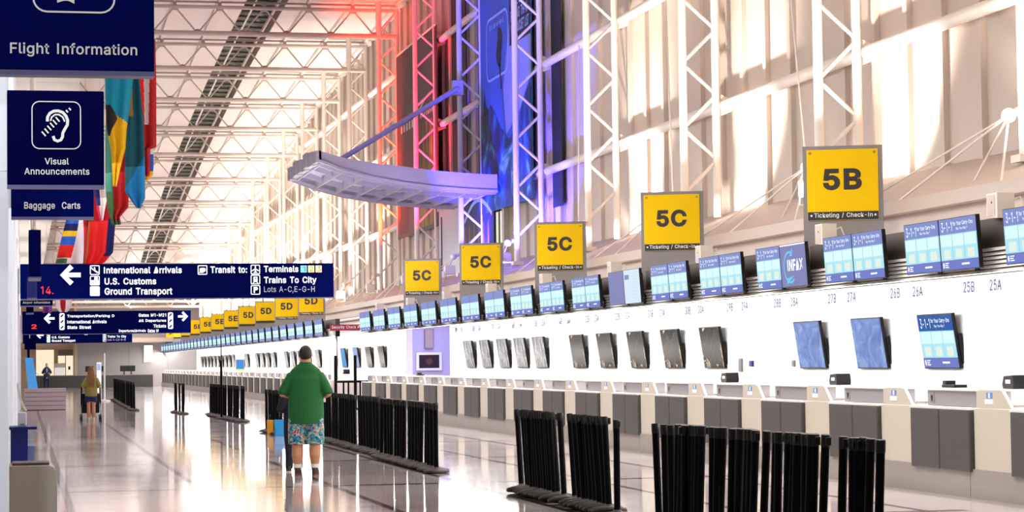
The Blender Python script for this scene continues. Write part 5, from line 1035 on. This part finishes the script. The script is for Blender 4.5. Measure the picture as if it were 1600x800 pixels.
    if open_jacket: MB().loft([(0, .03, hem, .1, .15*G), (0, .03, 1.3, .09, .125*G), (0, .02, 1.45, .04, .08)], open_jacket).build('shirt_front', parent=t, smooth=True)
    # trousers or shorts
    p = MB(); p.loft([(0, .005, .72, .19*g, .15*g), (0, .005, .84, .185*g, .145*g), (0, .005, .92, .18*g, .14*g)], pants)
    for s in (-1, 1):
        if pant_z > .3: p.tube([(s*.085*g, 0, .80), (s*(.095*g+stance)/2, 0, .62), (s*(stance+.002), 0, pant_z)], [.115*g, .11*g, .105*g], pants, 16)
        else: p.tube([(s*.09*g, 0, .80), (s*(.095*g+stance)/2, 0, .62), (s*stance, 0, .46), (s*stance, -.01, .28), (s*stance, 0, pant_z)], [.115*g, .105*g, .082*g, .078*g, .07], pants, 16)
    melt(p, 'shorts' if pant_z > .3 else 'trousers', t, vox, 5)
    # hair
    q = MB(); q.ball((0, -.004, 1.648), .089, .106, .110, hair, 24, 14)
    o = q.build('hair', parent=t, smooth=True)
    bm = bmesh.new(); bm.from_mesh(o.data)
    cut = [v for v in bm.verts if (v.co.y > .045 and v.co.z < 1.70) or v.co.z < 1.56 or (v.co.y > .0 and v.co.z < 1.62)]
    bmesh.ops.delete(bm, geom=cut, context='VERTS'); bm.to_mesh(o.data); bm.free()
    o.modifiers.new('thick', 'SOLIDIFY').thickness = .008
    if long_hair:
        lh = MB(); lh.loft([(0, -.05, 1.70, .06, .05), (0, -.06, 1.6, .105, .06), (.005, -.085, 1.45, .125, .05), (.01, -.105, 1.28, .12, .04), (.01, -.12, 1.16, .085, .03), (.015, -.12, 1.1, .04, .02)], hair, 18)
        for i in range(9): lh.tube([(-.09+.022*i, -.1, 1.5), (-.1+.025*i, -.13, 1.3), (-.08+.02*i, -.145, 1.12-.03*(i % 3))], [.02, .02, .006], hair, 6)
        lh.build('long_hair', parent=o, smooth=True)
    for s in (-1, 1):
        hx = s*stance
        f = MB(); f.loft([(hx, .05, .012, .047, .135), (hx, .05, .04, .05, .138), (hx, .035, .07, .046, .115), (hx, -.005, .088, .05, .075), (hx, -.012, .105, .05, .06)], shoe, 18)
        so = f.build('shoe', parent=t, smooth=True)
        MB().loft([(hx, .05, 0, .05, .14), (hx, .05, .02, .052, .142)], sole, 18).build('sole', parent=so)
        if sock: MB().loft([(hx, -.002, .08, .056, .058), (hx, -.002, .16, .059, .060), (hx, -.002, .166, .052, .053)], 'sock', 16).build('sock', parent=t, smooth=True)
        MB().ball((s*.03, .097, 1.655), .011, .008, .008, 'paper', 8, 6).ball((s*.03, .103, 1.655), .005, .004, .005, 'black', 6, 5).build('eye', parent=t, smooth=True)
    return t
person('person in a green polo shirt and tropical print shorts, seen from behind', (3.75, 30.3, 0), radians(-14), 1.75, 1.20, stance=.118, hem=.70, vox=.007)
person('person in navy jacket and jeans mostly hidden behind the one in green', (3.70, 31.3, 0), radians(0), 1.40, .86, shirt='navycloth', long_sleeve=True, pants='denim', pant_z=.06, stance=.085, sole='sole', sock=False, hem=.78, vox=.009)
person('person with long auburn hair in olive top and blue shorts pushing a cart', (1.86, 63.3, 0), radians(0), 1.50, .98, hair='auburn', long_hair=True, shirt='olive', pants='blueshorts', pant_z=.60, stance=.075, sock=False, shoe='sole', sole='sole', hem=.78, vox=.01)
person('person far away in a navy jacket over pale blue shirt, facing forward', (1.62, 156, 0), pi, 1.72, 1.1, shirt='navycloth', long_sleeve=True, pants='denim', pant_z=.06, open_jacket='paleblue', sock=False, vox=.014, arm_fwd=.12)
# white paper in the man's hand
tag(MB().box(4.02, 4.05, 30.52, 30.62, .98, 1.14, 'paper').build('paper_sheet'), 'white paper held at the right hand of the person in green', 'paper')
# cart in front of the woman
t = thing('baggage_cart', 'black framed cart pushed by the person in olive top', 'cart', (1.86, 63.9, 0))
for s in (-1, 1):
    MB().tube([(s*.26, -.75, .08), (s*.26, -.3, .5), (s*.25, -.35, .98)], .02, 'post', 8).tube([(s*.26, -.5, .1), (s*.26, .5, .12)], .02, 'post', 8).build('side_frame', parent=t, smooth=True)
    for y in (-.7, .45): MB().tube([(s*.26-.02, y, .075), (s*.26+.02, y, .075)], .075, 'black', 14).build('wheel', parent=t)
MB().tube([(-.25, -.35, .98), (.25, -.35, .98)], .022, 'post', 8).build('handle', parent=t); MB().box(-.24, .24, -.3, .5, .2, .75, 'black').build('load_tray', parent=t, bevel=.03)
# shopping bags
for nm, lab, x, y, w, d, hh, m in (('shopping_bag', 'yellow-orange shopping bag standing left of the stanchions', 5.17, 48.0, .1, .26, .31, 'orange'), ('shopping_bag', 'blue shopping bag standing beside the yellow-orange one', 5.25, 46.9, .2, .2, .34, 'bagblue')):
    t = thing(nm, lab, 'bag', (x, y, 0), group='shopping bags')
    MB().hexa([(-w/2, -d/2, 0), (w/2, -d/2, 0), (w/2, d/2, 0), (-w/2, d/2, 0), (-w*.56, -d*.56, hh), (w*.56, -d*.56, hh), (w*.56, d*.56, hh), (-w*.56, d*.56, hh)], m).build('bag_body', parent=t, bevel=.006)
    MB().tube([(0, -.07, hh-.02), (0, -.06, hh+.08), (0, 0, hh+.11), (0, .06, hh+.08), (0, .07, hh-.02)], .007, 'black', 6).build('handle', parent=t, smooth=True)

# ------------------------------------------------------------------ near left corner: bin, podium; far left things
t = thing('waste_bin', 'grey-brown steel bin with a rounded corner at the bottom corner', 'bin', (-.1, 17.4, 0))
MB().extrude([(0, 0), (.35, 0), (.35, .70), (.345, .73), (.33, .75), (.30, .765), (0, .765)], 1, 0, .55, 'bin').build('body', parent=t, bevel=.004)
MB().box(.02, .30, .1, .48, .766, .785, 'seam').build('lid', parent=t, bevel=.006); MB().box(.35, .354, .05, .5, .1, .6, 'keyhole').build('side_plate', parent=t)
t = thing('podium', 'royal blue podium with an overhanging top behind the steel bin', 'podium', (-.1, 19.6, 0))
MB().hexa([(0, 0, 0), (.13, 0, 0), (.13, .4, 0), (0, .4, 0), (0, 0, .98), (.145, 0, .98), (.145, .4, .98), (0, .4, .98)], 'bluebox').build('body', parent=t)
MB().box(-.02, .22, -.03, .45, .98, 1.005, 'bluebox').build('top', parent=t, bevel=.004); MB().box(.13, .20, .3, .4, .5, .83, 'bluepale').build('side_panel', parent=t)
t = thing('dispenser', 'small white dispenser box standing on the blue podium', 'dispenser', (-.04, 19.8, 1.005))
MB().box(0, .075, 0, .08, 0, .12, 'paper').build('body', parent=t, bevel=.01); MB().box(.02, .055, -.004, .001, .012, .02, 'keyhole').build('slot', parent=t)
t = thing('paper_holder', 'curled white paper card rising behind the white dispenser', 'card holder', (-.05, 19.9, 1.005))
MB().tube([(.04, .05, 0), (.04, .05, .14)], .008, 'paper', 8).build('stem', parent=t)
mb = MB(); 
for i in range(6):
    a, b = i/6, (i+1)/6; f = lambda q: (.0+.07*q**2, .13+.24*(1-q))
    (x0, z0), (x1, z1) = f(a), f(b); mb.hexa([(x0, 0, z0), (x0+.02, 0, z0), (x0+.02, .1, z0), (x0, .1, z0), (x1, 0, z1), (x1+.02, 0, z1), (x1+.02, .1, z1), (x1, .1, z1)], 'paper')
mb.build('card', parent=t)
t = thing('slatted_bench', 'low mauve block faced with dark-lined slats at the near side of the hall', 'bench', (.06, 79.5, 0))
for i in range(5): MB().box(0, 1.42, 0, .6, .02+i*.15, .02+i*.15+.135, 'slat').build('slat', parent=t, bevel=.006)
MB().box(.02, 1.4, .02, .58, 0, .75, 'seam').build('core', parent=t)
t = thing('display_stand', 'leaning bright blue display board at the far left', 'display stand', (.3, 112, 0))
MB().hexa([(0, 0, .05), (.5, 0, .05), (.5, .1, .05), (0, .1, .05), (-.18, 0, 1.95), (.2, 0, 1.95), (.2, .1, 1.95), (-.18, .1, 1.95)], 'kioskblue').build('board', parent=t); MB().box(-.05, .55, -.15, .25, 0, .06, 'black').build('foot', parent=t)
t = thing('far_counter', 'long dark counter at far end of hall, nearer part', 'counter', (.4, 160, 0))
MB().box(0, 8.6, 0, .6, 0, .83, 'fardark').build('body', parent=t); MB().box(-.05, 8.65, -.05, .65, .83, .88, 'keyhole').build('top', parent=t)
for i, x in enumerate((4.6, 5.4, 7.0, 7.5)):
    t = thing('desk_monitor', 'small black monitor on the dark far counter, %s from its left end' % nth(i+1), 'monitor', (x, 160.3, .88), group='monitors on the far counter')
    MB().box(-.28, .28, 0, .06, .22, .62, 'black').build('screen_housing', parent=t, bevel=.01); MB().box(-.04, .04, .02, .06, 0, .24, 'black').box(-.14, .14, -.06, .1, 0, .02, 'black').build('stand', parent=t)
t = thing('white_kiosk', 'slim white kiosk standing behind the person in olive top', 'kiosk', (5.05, 158.8, 0))
MB().box(0, .32, 0, .3, 0, 1.75, 'paper').build('body', parent=t, bevel=.02); MB().box(.04, .28, -.01, 0, 1.2, 1.65, 'bluepale').build('screen', parent=t)
t = thing('notice_stand', 'white box with dark top on the far counter left of the bright door', 'stand', (2.2, 160.1, .88))
MB().box(0, .7, 0, .4, 0, .55, 'paper').build('body', parent=t); MB().box(-.02, .72, -.02, .42, .55, .85, 'transom').build('top', parent=t)
t = thing('suitcase', 'dark upright suitcase beside the far person in navy jacket', 'suitcase', (.95, 156, 0))
MB().box(-.2, .2, -.12, .12, .06, .8, 'fardark').build('shell', parent=t, bevel=.04); MB().tube([(-.15, -.1, .04), (-.15, .1, .04)], .04, 'black', 10).tube([(.15, -.1, .04), (.15, .1, .04)], .04, 'black', 10).tube([(-.1, 0, .78), (-.1, 0, 1.05), (.1, 0, 1.05), (.1, 0, .78)], .012, 'black', 6).build('handle', parent=t)
